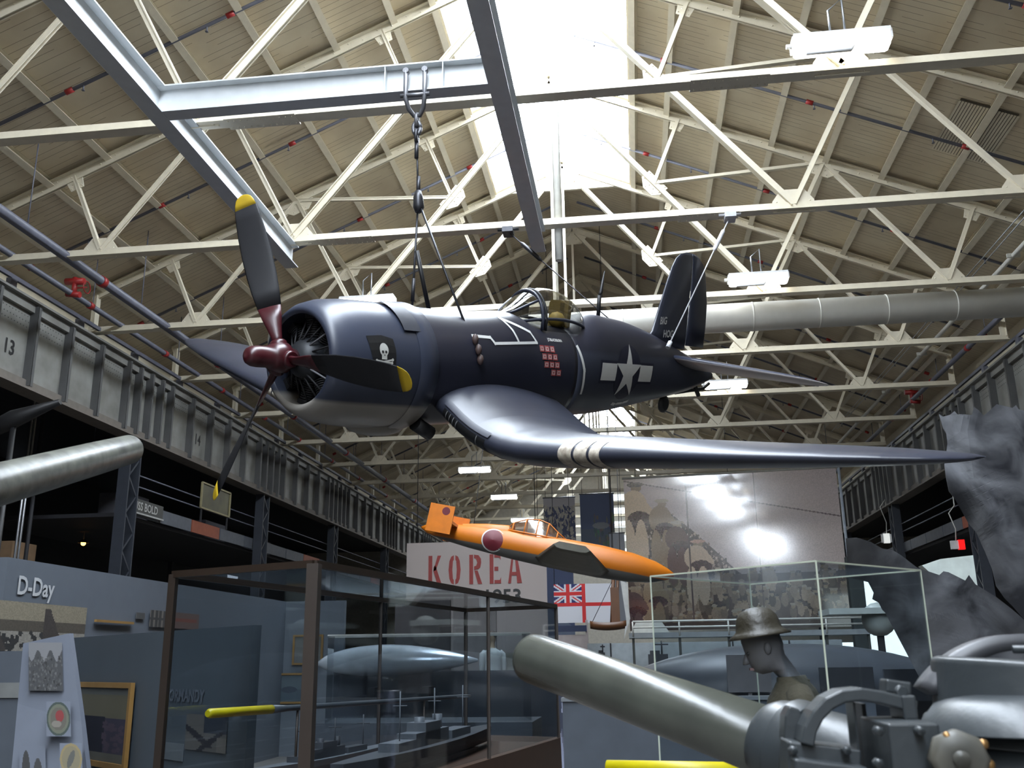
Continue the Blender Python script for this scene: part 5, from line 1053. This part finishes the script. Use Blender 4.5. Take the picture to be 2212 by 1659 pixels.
def banner(lbl, x0, x1, z1, z0, Y, paint, nx=60, ny=100, wire=True, rough=0.6):
    t = T('hanging_banner', lbl, 'banner', ((x0+x1)/2, Y, z0)); put(t, 'printed_sheet', print_mesh('bn', (x0, Y, z1), (x1-x0, 0, 0), (0, 0, z0-z1), nx, ny, paint), print_mat(rough))
    P(t, 'top_bar', MB().tube([(x0-0.03, Y, z1), (x1+0.03, Y, z1)], 0.03, 8), GALV)
    if wire:
        for x in (x0+0.1, x1-0.1): P(t, 'hanging_wire', MB().tube([(x, Y, z1), (x, Y, zdeck(abs(x-XC))-0.02)], 0.01, 5), STEELROPE)
    return t
def p_group(U, W):
    rs = np.random.RandomState(4); c = base(U, (0.34, 0.32, 0.33)); c[W > 0.16] = (0.30, 0.28, 0.25)
    for _ in range(420): x, y = rs.rand(), 0.17+0.83*rs.rand(); k = rs.rand(); c[ell(U, W, x, y, 0.02+0.05*rs.rand(), 0.012+0.02*rs.rand(), rs.rand()*3)] = (0.05, 0.06, 0.12) if k > 0.42 else (0.36, 0.33, 0.28)
    return c
banner('narrow hanging banner with a blue and cream crowd photo, left of the navy banner', -4.0, -2.55, 7.15, 4.55, 44, p_group)
def p_navy(U, W):
    rs = np.random.RandomState(6); c = base(U, (0.055, 0.075, 0.15)); c[W > 0.55] = (0.07, 0.09, 0.13)
    for _ in range(60): x = 0.4+0.6*rs.rand(); c[ell(U, W, x, 0.35+0.6*rs.rand(), 0.01+0.03*rs.rand(), 0.03+0.06*rs.rand())] = (0.04+0.1*rs.rand(), 0.06+0.1*rs.rand(), 0.08)
    c[ell(U, W, 0.6, 0.5, 0.25, 0.05)] = (0.16, 0.17, 0.19); return c
banner('dark navy hanging banner with a ship between the crowd banner and the mural', -2.30, -0.78, 7.2, 4.3, 43.6, p_navy)
def p_blue(U, W): c = base(U, (0.05, 0.07, 0.15)); c[W > 0.35+0.3*U] = (0.12, 0.15, 0.22); c[ell(U, W, 0.6, 0.3, 0.04, 0.1)] = (0.02, 0.02, 0.03); return c
banner('blue sky photo banner hanging below the orange aircraft beside the flag', -3.8, -2.35, 3.6, -0.2, 38, p_blue)
def p_grey(U, W): return base(U, (0.30, 0.32, 0.36))
banner('plain pale grey panel hanging between the navy banner and the mural', -1.0, -0.35, 5.2, 1.5, 42, p_grey, 4, 4)
# Korea banner with stencil lettering
kb = T('hanging_banner', 'cream banner with large red stencil letters KOREA behind the orange aircraft', 'banner', (-5.2, 32, 0.4))
put(kb, 'cloth', print_mesh('kb', (-7.55, 32, 3.82), (4.7, 0, 0), (0, 0, -3.6), 8, 8, lambda U, W: base(U, (0.36, 0.31, 0.29))), print_mat(0.75))
for x in (-7.2, -3.2): P(kb, 'hanging_wire', MB().tube([(x, 32, 3.82), (x, 32, zdeck(abs(x-XC))-0.02)], 0.012, 5), STEELROPE)
KRM = mat('stencil_red', (0.25, 0.04, 0.035), 0.7)
G = {'K': [[(0, 0), (.26, 0), (.26, 1), (0, 1)], [(.32, .46), (.62, 1), (.86, 1), (.50, .5)], [(.36, .62), (.46, .68), (.92, 0), (.62, 0), (.34, .48)]],
 'O': [[(.36, 1), (.18, .95), (.06, .8), (.0, .5), (.06, .2), (.18, .05), (.36, 0), (.36, .16), (.30, .2), (.26, .5), (.30, .8), (.36, .84)], [(.46, 1), (.64, .95), (.76, .8), (.82, .5), (.76, .2), (.64, .05), (.46, 0), (.46, .16), (.52, .2), (.56, .5), (.52, .8), (.46, .84)]],
 'R': [[(0, 0), (.26, 0), (.26, 1), (0, 1)], [(.32, 1), (.62, .98), (.78, .86), (.8, .72), (.74, .56), (.6, .5), (.32, .48), (.32, .6), (.46, .62), (.54, .72), (.46, .86), (.32, .88)], [(.34, .46), (.56, .46), (.86, 0), (.58, 0)]],
 'E': [[(0, 0), (.26, 0), (.26, 1), (0, 1)], [(.32, 1), (.74, 1), (.74, .78), (.66, .88), (.32, .88)], [(.32, .57), (.58, .57), (.58, .43), (.32, .43)], [(.32, 0), (.76, 0), (.76, .22), (.68, .12), (.32, .12)]],
 'A': [[(0, 0), (.2, 0), (.40, 1), (.28, 1)], [(.46, 1), (.60, 1), (.92, 0), (.6, 0)], [(.25, .26), (.58, .26), (.55, .38), (.28, .38)]]}
for ch, x in zip('KOREA', (-6.80, -6.12, -5.42, -4.74, -4.13)):
    mb = MB()
    for poly in G[ch]: mb.add([(x+p*0.50, 31.985, 2.42+q*0.96) for p, q in poly], [tuple(range(len(poly)))])
    P(kb, 'red_letter', mb, KRM)
mb = textmb('1953', 0.62, (-4.98, 31.985, 1.80), (1, 0, 0), (0, 0, 1), 1.05); P(kb, 'year_lettering', mb, mat('stencil_black', (0.03, 0.03, 0.03), 0.7))
# white ensign
def p_ens(U, W):
    c = base(U, (0.50, 0.50, 0.53)); y = W
    c[(U < 0.46) & (W < 0.5)] = (0.02, 0.025, 0.10)
    cu, cv = U/0.46, W/0.5; can = (U < 0.46) & (W < 0.5)
    dg = (abs(cu-cv) < 0.13) | (abs(cu+cv-1) < 0.13); c[can & dg] = (0.5, 0.5, 0.53); dr_ = (abs(cu-cv) < 0.04) | (abs(cu+cv-1) < 0.04); c[can & dr_] = (0.45, 0.03, 0.03)
    c[can & ((abs(cu-0.5) < 0.13) | (abs(cv-0.5) < 0.17))] = (0.5, 0.5, 0.53); c[can & ((abs(cu-0.5) < 0.07) | (abs(cv-0.5) < 0.10))] = (0.45, 0.02, 0.02)
    c[(abs(U-0.49) < 0.03) | (abs(W-0.53) < 0.05)] = (0.45, 0.02, 0.02)
    return c
t = T('naval_flag', 'white naval flag with red cross hanging under the orange aircraft', 'flag', (-1.55, 30, 1.05))
put(t, 'cloth', print_mesh('ens', (-2.47, 30, 2.2), (1.85, 0, 0.0), (0, 0, -1.15), 100, 64, p_ens, 0.06), print_mat(0.8)); P(t, 'hanging_wire', MB().tube([(-2.45, 30, 2.2), (-2.45, 30, zdeck(0.92)-0.02)], 0.01, 5).tube([(-0.65, 30, 2.2), (-0.65, 30, zdeck(0.88)-0.02)], 0.01, 5), STEELROPE)
# ------------------------------------------------------------------ orange rocket aircraft
TA, NB = V((-4.85, 22, 2.99)), V((0.88, 22, 1.74)); ax = (NB-TA).normalized(); Lo = (NB-TA).length
OM = Matrix((ax, V((0, 1, 0)), V((-ax.z, 0, ax.x)))).transposed().to_4x4(); OM.translation = TA
oh = T('rocket_aircraft', 'small orange rocket trainer aircraft with red disc hanging in the distance', 'aircraft'); oh.matrix_world = OM; OFF[oh.name] = V((0, 0, 0))
ORG = paint_mat('orange_aircraft_paint', (0.55, 0.155, 0.005), (0.11, 0.11, 0.105), (-0.15, -0.13), 0.4, 0.0)
OT = [(0.0, 0.02), (0.15, 0.10), (0.5, 0.17), (1.2, 0.24), (2.2, 0.30), (3.0, 0.325), (4.2, 0.335), (4.9, 0.30), (5.4, 0.22), (5.7, 0.12), (5.84, 0.05), (Lo, 0.004)]
PO = lambda n, mb, m, label=None, par=None: P(par or oh, n, mb, m, label, local=True)
PO('fuselage', MB().loft([[V((x, r*math.cos(a), r*math.sin(a)*1.08)) for a in np.linspace(0, 2*math.pi, 36, endpoint=False)] for x, r in OT]), ORG)
for s_ in (-1, 1):
    wp = [(3.0, 0.25), (3.25, 2.45), (3.8, 2.5), (4.55, 0.25)]
    if s_ < 0: wp = [(2.75, 0.25), (3.35, 2.5), (4.1, 2.5), (4.45, 0.25)]
    mb = MB(); R = []
    for f in np.linspace(0, 1, 8):
        te = wp[0][0]+(wp[1][0]-wp[0][0])*f; le = wp[3][0]+(wp[2][0]-wp[3][0])*f; y = 0.2+2.3*f; th = 0.15-0.08*f
        R.append([V((te+(le-te)*c, s_*y, -0.20+s2*th*2*min(1, 9*c*(1-c))*0.5+0.16*f)) for c, s2 in [(x, 1) for x in np.linspace(0, 1, 8)]+[(x, -1) for x in np.linspace(0.9, 0.1, 7)]])
    PO('wing', MB().loft(R, True), mat('grey_green_underside', (0.13, 0.125, 0.10), 0.5), 'near wing with a dark underside' if s_ < 0 else None)
FO = mat('orange_fin_paint', (0.62, 0.17, 0.006), 0.4)
PO('tailplane', MB().box((0.62, 0, 0.16), (0.5, 2.0, 0.06)), FO)
for y in (-1.0, 1.0):
    fn = PO('end_fin', MB().box((0.62, y, 0.18), (0.56, 0.05, 0.62)), FO); 
    if y < 0: PO('red_disc', MB().lathe([(0.0, -0.028), (0.09, -0.028)], (0.72, y-0.0, 0.36), (0, 1, 0), 20, False), mat('disc_red', (0.13, 0.01, 0.02), 0.5), par=fn)
dsc = [(0.42, 0.0), (0.36, 0.0)]
def odisc(r, off, m, par=None):
    g = []
    for k in range(33):
        a = 2*math.pi*k/32; row = []
        for f in (0.01, 0.5, 1.0):
            x = 1.75+r*f*math.cos(a); z = 0.0+r*f*math.sin(a); R0 = 0.275+0.02*(x-1.75); z = max(-R0*0.98, min(R0*0.98, z)); row.append(V((x, -math.sqrt(max(0, (R0+off)**2-(z/1.08)**2)), z)))
        g.append(row)
    return PO('insignia', MB().loft(g, False, closed=False), m, par=par)
i0 = odisc(0.265, 0.006, WHITE); odisc(0.235, 0.012, mat('disc_red', (0, 0, 0)), i0)
cg = [(1.95, 0.32, 0.05), (2.12, 0.50, 0.14), (2.40, 0.63, 0.19), (2.68, 0.67, 0.20), (2.92, 0.62, 0.19), (3.15, 0.46, 0.15), (3.4, 0.31, 0.08)]
PO('canopy', MB().loft([[V((x, w_*math.cos(math.pi*k/12), 0.26+(zt-0.26)*math.sin(math.pi*k/12)**0.8)) for k in range(13)] for x, zt, w_ in cg], False, closed=False), glass_mat('glare_pale_canopy', (0.85, 0.87, 0.9), 0.12, 0.3))  # pale tint and extra gloss stand in for glare on the glass
PO('canopy_rail', MB().tube([V((x, -w_*0.98, 0.30)) for x, zt, w_ in cg], 0.02, 6), FO); PO('canopy_rail', MB().tube([V((x, 0, zt)) for x, zt, w_ in cg], 0.014, 6), FO)
for x, zt, w_ in cg[1:6]: PO('canopy_frame', MB().tube([V((x, w_*math.cos(math.pi*k/12), 0.26+(zt-0.26)*math.sin(math.pi*k/12)**0.8)) for k in range(13)], 0.016, 6), FO)
PO('cockpit_hood', MB().loft([[V((x, w_*math.cos(math.pi*k/12), 0.2+(zt-0.2)*math.sin(math.pi*k/12))) for k in range(13)] for x, zt, w_ in ((0.95, 0.26, 0.08), (1.5, 0.36, 0.12), (2.0, 0.42, 0.12), (2.15, 0.32, 0.1))], False, closed=False), FO)
for x in (1.2, 4.6): p = OM @ V((x, 0, 0.28)); PO('hanging_cable', MB().tube([V((x, 0, 0.26)), OM.inverted() @ V((p.x, 25.3, 7.82))], 0.008, 5), STEELROPE)
# ------------------------------------------------------------------ far middle and right exhibits
R_HULL = mat('grey_blue_hull_paint', (0.06, 0.068, 0.082), 0.4, var=0.1)
t = T('boat_hull', 'long grey blue hull curving behind the right glass case', 'boat', (1.9, 13, FZ))
R = []
for f in np.linspace(0, 1, 22):
    x = -0.3+f*4.6; zt = 0.15-0.48*abs(2*f-0.93)**2.4; w_ = 0.75*max(0.06, math.sin(math.pi*min(0.98, max(0.02, f))))**0.5
    R.append([V((x, 13.2-w_*math.cos(a), (zt+(-1.05))/2+(zt+1.05)/2*math.sin(a))) for a in np.linspace(0, 2*math.pi, 20, endpoint=False)])
P(t, 'hull', MB().loft(R), R_HULL); P(t, 'keel_block', MB().box((1.1, 13.2, -1.32), (0.3, 0.9, 0.6)).box((2.9, 13.2, -1.32), (0.3, 0.9, 0.6)), DARK)
P(t, 'hatch_panel', MB().box((2.45, 12.43, -0.35), (0.62, 0.06, 0.42)), mat('dark_hatch', (0.035, 0.04, 0.05), 0.5)); P(t, 'hatch_panel', MB().box((3.15, 12.5, -0.35), (0.5, 0.06, 0.36)), MATS['dark_hatch'])
# viewing platform with railings
t = T('viewing_platform', 'pale railed viewing platform below the sepia mural', 'platform', (2.5, 24.5, FZ))
P(t, 'deck', MB().box((2.6, 24.6, 0.52), (5.6, 1.2, 0.12)), mat('platform_edge_grey', (0.24, 0.26, 0.27), 0.5))
for z in (0.84, 0.7): P(t, 'rail', MB().tube([(-0.1, 24, z), (5.35, 24, z)], 0.022, 8), WPIPE)
for x in (-0.1, 1.0, 2.15, 3.3, 4.4, 5.35): P(t, 'railing_post', MB().tube([(x, 24, 0.5), (x, 24, 0.84)], 0.02, 8), WPIPE); P(t, 'support_leg', MB().box((x, 24.1, (FZ+0.46)/2), (0.06, 0.06, 0.46-FZ)), mat('dark_leg', (0.05, 0.055, 0.05), 0.5))
t = T('partition_wall', 'pale grey partition standing under the viewing platform', 'partition', (2.0, 26, FZ))
P(t, 'panel', MB().box((1.9, 26, (0.38+FZ)/2), (6.4, 0.1, 0.38-FZ)), mat('pale_partition', (0.34, 0.38, 0.40), 0.6))
for x in (-0.7, 0.6, 2.4, 3.8): P(t, 'joint_strip', MB().box((x, 25.93, (0.38+FZ)/2), (0.035, 0.03, 0.38-FZ)), DARK)
ONE('white_awning', 'small white sloping awning on the platform left of the helmeted mannequin', 'awning', MB().prism([(-0.16, 0.0), (0.78, 0.0), (0.60, 0.26), (-0.02, 0.26)], 0.5, (0.0, 24.9, 0.585), (1, 0, 0), (0, 0, 1)), mat('awning_white', (0.55, 0.55, 0.5), 0.7))
def tower(lbl, x, Y, z, w_, h):
    t = T('ship_tower_model', lbl, 'ship model', (x, Y, z)); P(t, 'hull', MB().box((x+0.1, Y, z+h*0.1), (w_*2.4, 0.35, h*0.2)), HG)
    P(t, 'deckhouse', MB().box((x, Y, z+h*0.45), (w_, 0.25, h*0.6)).box((x-w_*0.15, Y, z+h*0.75), (w_*0.5, 0.2, h*0.3)), DG); P(t, 'mast', MB().tube([(x+w_*0.2, Y, z+h*0.7), (x+w_*0.2, Y, z+h*1.3)], 0.015, 6).box((x+w_*0.2, Y, z+h*1.15), (w_*0.7, 0.03, 0.03)), DG)
    P(t, 'stand', MB().box((x, Y, (z+FZ)/2), (w_*1.6, 0.4, z-FZ)), PNL); return t
tower('dark model warship tower in front of the partition, right of the white flag', 0.42, 21.8, -0.3, 0.42, 0.5)
tower('small dark ship model just above the gun muzzle', -0.78, 21.5, -0.1, 0.14, 0.3)
ONE('yellow_box', 'row of small yellow blocks beside the dark model tower', 'block', MB().box((0.95, 21.3, -0.26), (0.3, 0.1, 0.14)).box((0.95, 21.3, -0.96), (0.2, 0.08, 1.27)), mat('amber_block', (0.35, 0.2, 0.04), 0.5))
# kiosk panel and wooden model by the flag
t = T('exhibit_board', 'pinkish beige board standing behind the gun muzzle', 'exhibit panel', (-1.75, 26.6, FZ)); P(t, 'panel', MB().box((-1.72, 26.6, (0.62+FZ)/2), (0.78, 0.08, 0.62-FZ)), mat('beige_board', (0.36, 0.31, 0.30), 0.7)); P(t, 'navy_strip', MB().box((-1.72, 26.54, 0.78), (0.78, 0.04, 0.16)), mat('navy_strip', (0.02, 0.03, 0.07), 0.6))
P(t, 'post', MB().box((-1.33, 26.58, (1.0+FZ)/2), (0.06, 0.06, 1.0-FZ)), mat('beige_board', (0, 0, 0)))
t = T('boat_model', 'brown wooden boat model with mast hanging right of the flag', 'boat', (-0.75, 29, 0.7)); R = []
for f in np.linspace(0, 1, 12): x = -1.35+1.05*f; w_ = 0.16*math.sin(math.pi*(0.05+0.9*f))**0.5; R.append([V((x, 29+w_*b1, 0.78+0.22*b2+0.06*(2*f-1)**2)) for b1, b2 in ((-1, 1), (-0.8, 0.3), (0, 0), (0.8, 0.3), (1, 1))])
P(t, 'hull', MB().loft(R, True), mat('varnished_wood', (0.12, 0.05, 0.02), 0.4)); P(t, 'mast', MB().tube([(-0.72, 29, 1.0), (-0.62, 29, 2.3)], 0.05, 8).tube([(-0.55, 29, 1.0), (-0.5, 29, 2.2)], 0.04, 8).box((-0.6, 29, 1.5), (0.25, 0.1, 1.0)), MATS['varnished_wood'])
P(t, 'sail', MB().add([(-0.42, 28.95, 2.2), (-0.2, 28.95, 2.1), (-0.22, 28.95, 1.5), (-0.18, 28.95, 1.1), (-0.4, 28.95, 0.5), (-0.3, 28.95, 1.1)], [(0, 5, 3, 2, 1), (5, 4, 3)]), mat('off_white_cloth', (0.45, 0.45, 0.43), 0.8)); P(t, 'hanging_wire', MB().tube([(-0.6, 29, 2.2), (-0.6, 29, zdeck(0.93)-0.02)], 0.01, 5).tube([(-1.3, 29, 1.0), (-0.6, 29, 2.3)], 0.01, 5), STEELROPE)
# daylit windows low at the right
LW = mat('bright_daylit_pane', (0.9, 0.95, 0.95), 0.3, emit=(0.9, 1.0, 0.98), estr=1.6)
STR('window_7', MB().box((8.0, 34.05, 1.2), (1.75, 0.06, 2.8)), LW); STR('window_8', MB().box((6.45, 34.0, 0.27), (1.15, 0.06, 0.26)), LW)
STR('wall_partition_far', MB().box((6.2, 34.3, -0.6), (7.5, 0.2, 2.0)), mat('far_partition', (0.10, 0.11, 0.12), 0.6))
ONE('column_casing', 'dark upright casing between the two bright panes at the right', 'column', MB().box((6.45, 30, 0.6), (0.42, 0.3, 4.4)), mat('dark_casing', (0.04, 0.05, 0.05), 0.6))
t = T('engine_nacelle', 'pale rounded nacelle in front of the bright pane, left of the torn plate', 'aircraft part', at(1898, 1345, 16)); c = at(1898, 1338, 16); P(t, 'cowling', MB().ball(c, 0.26, 16, (1, 1, 1)), mat('nacelle_paint', (0.35, 0.38, 0.36), 0.4)); P(t, 'stub_wing', MB().box(c+V((-0.35, 0.1, 0.12)), (0.9, 0.9, 0.09)), mat('nacelle_paint', (0, 0, 0))); P(t, 'stand', MB().box((c.x, c.y, (c.z-0.2+FZ)/2), (0.09, 0.09, c.z-0.2-FZ)), DARK)
t = T('white_wing_panel', 'white aircraft wing seen through the gap in the torn plate', 'aircraft part', at(2040, 1240, 18)); P(t, 'wing', MB().prism([(p.x, p.z) for p in (at(1990, 1222, 18), at(2030, 1208, 18), at(2100, 1200, 18), at(2110, 1270, 18), at(2050, 1270, 18), at(2010, 1240, 18))], 0.25, (0, 18.2, 0)), mat('white_wing_paint', (0.6, 0.66, 0.62), 0.4)); q = at(2060, 1270, 18); P(t, 'stand', MB().box((q.x, 18.0, (q.z+FZ)/2), (0.1, 0.1, q.z-FZ)), DARK)
def hanglamp(lbl, x, y, yt, col, red):
    p = atx(x, y, 9.9); k = p.y/16; tp = V((p.x+0.1, p.y, 5.62)); t = T('pendant_light', lbl, 'light fixture', p); P(t, 'housing', MB().box(p, (0.17*k, 0.12, 0.13*k)), mat('white_lamp_metal', (0, 0, 0)))
    P(t, 'lens', MB().box(p+V((0.07*k if red else -0.02, -0.02, 0)), (0.09*k, 0.14, 0.15*k)), mat('lamp_lens_%d' % red, col, 0.4, emit=col, estr=1.2)); P(t, 'cord', MB().tube([p+V((0, 0, 0.06*k)), p+V((0.02*k, 0, 0.25*k)), p+V((-0.05*k, 0, 0.5*k)), p+V((0.1, 0, 0.62*k)), (p.x+0.1, p.y, 5.62)], 0.018, 6), WPIPE)
hanglamp('small red and white lamp on a white cord at the right', 2066, 1177, 1100, (0.8, 0.01, 0.01), 1); hanglamp('small white lamp on a curly cord left of the torn plate', 1916, 1163, 1108, (0.6, 0.62, 0.6), 0)
# gallery fronts
for sx, X, y0, y1 in ((-1, -12.95, 23.2, 58), (1, 10.35, 16, 58)):
    sd = 'left' if sx < 0 else 'right'
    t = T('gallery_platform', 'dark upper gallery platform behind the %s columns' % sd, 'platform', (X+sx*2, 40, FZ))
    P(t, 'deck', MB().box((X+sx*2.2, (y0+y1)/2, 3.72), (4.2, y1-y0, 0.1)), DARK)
    FM2 = [mat('fascia_grey', (0.11, 0.12, 0.14), 0.6), mat('fascia_orange', (0.30, 0.085, 0.045), 0.6)]
    y = y0; k = 0
    while y < y1-0.1:
        P(t, 'fascia_panel', MB().box((X, y+0.98, 3.95), (0.05, 1.93, 0.36)), FM2[1] if (k in (2, 7, 12) and sx < 0) or (k in (7,) and sx > 0) else FM2[0], 'orange panel' if k in (2, 7) else None); y += 2.0; k += 1
    for z in (4.55, 4.85): P(t, 'hand_rail', MB().tube([(X, y0, z), (X, y1, z)], 0.02, 6), PIPE)
    for k in range(4): P(t, 'leg', MB().box((X+sx*4, y0+2+k*9, (FZ+3.7)/2), (0.15, 0.15, 3.7-FZ)), DARK)
sg = T('name_sign', 'dark ship name sign reading USS BOLD on the left gallery', 'sign', (-12.85, 24.4, 3.85)); P(sg, 'board', MB().box((-12.88, 24.35, 4.03), (0.05, 1.75, 0.36)), mat('sign_dark_grey', (0.07, 0.07, 0.065), 0.6)); P(sg, 'lettering', textmb('USS BOLD', 0.30, (-12.84, 23.6, 3.93), (0, 1, 0), (0, 0, 1), 0.95), mat('sign_white', (0.42, 0.42, 0.4), 0.6)); P(sg, 'pale_edge', MB().box((-12.87, 24.35, 3.84), (0.07, 1.8, 0.04)), mat('sign_white', (0, 0, 0)))
ps = T('gallery_poster', 'yellowish framed glass panel standing on the left gallery', 'display', (-12.8, 28.5, 4.4))
P(ps, 'foot', MB().box((-12.86, 27.6, 4.33), (0.04, 0.05, 0.42)), DARK); P(ps, 'foot', MB().box((-12.86, 29.5, 4.33), (0.04, 0.05, 0.42)), DARK); P(ps, 'panel', MB().box((-12.86, 28.55, 4.92), (0.03, 2.0, 0.72)), mat('murky_yellow_glass', (0.07, 0.065, 0.025), 0.4, var=0.5, scale=2)); 
for a, b_ in (((-12.84, 27.5, 5.3), (-12.84, 29.6, 5.3)), ((-12.84, 27.5, 4.54), (-12.84, 29.6, 4.54)), ((-12.84, 27.5, 4.54), (-12.84, 27.5, 5.3)), ((-12.84, 29.6, 4.54), (-12.84, 29.6, 5.3))): P(ps, 'frame', MB().bar(a, b_, 0.05, 0.05, (1, 0, 0)), mat('brass_trim', (0.3, 0.26, 0.14), 0.5))
def box_thing(name, lbl, cat, c, d, m): return ONE(name, lbl, cat, MB().box(c, d), m)
gx = [(-14.2, 22.3, 4.15, 1.0, 0.7), (-14.4, 25.9, 4.3, 1.3, 0.9), (-14.3, 31.0, 4.25, 1.6, 0.8), (-14.3, 35.5, 4.2, 1.2, 0.7)]
for i, (x, y, z, w_, h) in enumerate(gx):
    if i == 0: continue
    box_thing('storage_crate', ['', 'dull grey crate on the left gallery beside the name sign', 'dull grey crate on the left gallery beyond the framed panel', 'farthest dull grey crate on the left gallery'][i], 'crate', (x, y, 3.77+h/2), (0.8, w_, h), mat('dull_crate', (0.07, 0.07, 0.085), 0.7))
# far outer windows and small lights glimpsed in the galleries
GWM = mat('gallery_window_glow', (0.6, 0.65, 0.7), 0.4, emit=(0.75, 0.85, 1.0), estr=0.9)
for i, (y, z, w_, h) in enumerate(((30.0, 6.6, 0.5, 0.9), (33.6, 6.7, 0.4, 0.5), (42.0, 5.5, 1.0, 0.5), (55.0, 5.0, 1.4, 0.6))): STR('window_%d' % (9+i), MB().box((XC-21.85, y, z), (0.05, w_, h)), GWM)
def spot(lbl, X, x, y, col=(1.0, 0.5, 0.12), e=6.0):
    p = atx(x, y, X); t = T('pendant_lamp', lbl, 'light fixture', p); P(t, 'shade', MB().lathe([(0.05, 0.1), (0.16, 0.0)], p, (0, 0, 1), 14, False), DARK); P(t, 'bulb', MB().ball(p+V((0, 0, -0.01)), 0.07, 10), mat('warm_bulb', col, 0.4, emit=col, estr=e)); P(t, 'cord', MB().tube([p+V((0, 0, 0.1)), (p.x, p.y, 7.55)], 0.008, 5), DARK)
spot('warm orange pendant lamp in the dark gallery above the D-Day wall', -15.5, 180, 1173)
t = box_thing('wooden_crate', 'pale wooden box above the D-Day wall top', 'box', (-15.5, 22.9, 2.65), (0.4, 1.0, 0.75), mat('pale_plywood', (0.22, 0.14, 0.08), 0.6)); ONE('wooden_shelf', 'dark wooden shelf under the pale box above the D-Day wall', 'shelf', MB().box((-15.5, 23.6, 2.2), (0.6, 3.5, 0.12)).box((-15.5, 22.2, 0.3), (0.1, 0.1, 3.8)).box((-15.5, 25.2, 0.3), (0.1, 0.1, 3.8)), mat('dark_shelf_wood', (0.05, 0.03, 0.02), 0.6))
# black diagonal spar and service pipes at far left
ONE('black_spar', 'thick black diagonal spar in the dark gallery at the left edge', 'spar', MB().tube([at(-60, 948, 15), at(30, 905, 15), at(130, 868, 15)], [0.12, 0.16, 0.05], 10).tube([at(30, 912, 15), (at(30, 912, 15).x, 15, FZ)], 0.05, 8), BLACK)
for i, x in enumerate((65, 72, 88)): p = atx(x, 940, -14.2-0.3*i); ONE('service_pipe', ['shiny thin upright pipe in the left gallery, leftmost of three', 'shiny thin upright pipe in the left gallery, middle of three', 'dark upright pipe in the left gallery, rightmost of three'][i], 'pipe', MB().tube([(p.x, p.y, FZ), (p.x, p.y, 7.6)], 0.05 if i == 2 else 0.03, 8), [GALV, GALV, DARK][i])
# far glass case behind the left one
t = T('display_case', 'low glass case in the middle distance seen through the brown framed case', 'display case', (-3.4, 12.9, FZ))
for a, b_ in (((-4.0, 12.6, 0.34), (-1.4, 13.0, 0.34)), ((-4.0, 12.6, 0.34), (-4.2, 13.5, 0.34)), ((-4.2, 13.5, 0.34), (-1.6, 13.9, 0.34)), ((-1.4, 13.0, 0.34), (-1.6, 13.9, 0.34))):
    P(t, 'edge_strip', MB().bar(a, b_, 0.02, 0.02, (0, 0, 1)), WPIPE); P(t, 'glass_pane', MB().bar(V(a)+V((0, 0, -0.55)), V(b_)+V((0, 0, -0.55)), 0.006, 1.08, (0, 0, 1)), GLASS)
P(t, 'base', MB().box((-2.8, 13.25, (FZ-0.75)/2), (2.9, 1.2, -0.75-FZ)), PNL)
ONE('dark_partition', 'dark blue grey partition behind the long warship model', 'partition', MB().box((-2.9, 15.2, (0.05+FZ)/2-0.1), (3.6, 0.1, -0.15-FZ)), mat('dark_blue_partition', (0.045, 0.055, 0.075), 0.6))
t = T('exhibit_board', 'tall dark board behind the silver float', 'exhibit panel', (-4.6, 22.5, FZ)); P(t, 'panel', MB().box((-4.9, 22.5, (1.35+FZ)/2), (1.3, 0.1, 1.35-FZ)), mat('dark_brown_board', (0.07, 0.06, 0.06), 0.6)); P(t, 'panel', MB().box((-3.7, 22.6, (1.2+FZ)/2), (1.0, 0.1, 1.2-FZ)), mat('taupe_board', (0.22, 0.19, 0.18), 0.6), 'lighter taupe half')

# low board and mottled uniform cloth under the big barrel
t = T('exhibit_board', 'low slate blue board behind the thick gun barrel, under the grey hull', 'exhibit panel', (0.6, 8.6, FZ)); P(t, 'panel', MB().box((0.62, 8.6, (-0.34+FZ)/2), (2.55, 0.08, -0.34-FZ)), mat('low_board_paint', (0.045, 0.055, 0.07), 0.6)); P(t, 'top_edge', MB().box((0.62, 8.6, -0.33), (2.57, 0.12, 0.03)), mat('board_edge', (0.12, 0.13, 0.14), 0.5))
def p_mott(U, W):
    rs = np.random.RandomState(8); c = base(U, (0.03, 0.035, 0.055))
    for _ in range(90): x, y = rs.rand(), rs.rand(); g = rs.rand(); c[ell(U, W, x, y, 0.05+0.12*g, 0.02+0.03*rs.rand(), rs.rand()*3)] = (0.22*g+0.05, 0.24*g+0.05, 0.32*g+0.07)
    return c
t = T('hanging_cloth', 'mottled blue and white cloth beside the right end of the brown framed case', 'cloth', (-0.66, 8.9, FZ)); put(t, 'cloth', print_mesh('mott', at(1206, 1492, 8.75), at(1262, 1492, 8.75)-at(1206, 1492, 8.75), V((0.03, 0, FZ+0.02-at(1206, 1492, 8.75).z)), 40, 80, p_mott, 0.03), print_mat(0.8)); q = at(1206, 1492, 8.75); P(t, 'pole', MB().tube([(q.x-0.01, q.y+0.05, q.z), (q.x+0.25, q.y+0.05, q.z)], 0.012, 6).tube([(q.x+0.12, q.y+0.06, q.z), (q.x+0.12, q.y+0.06, FZ)], 0.015, 6), GALV)
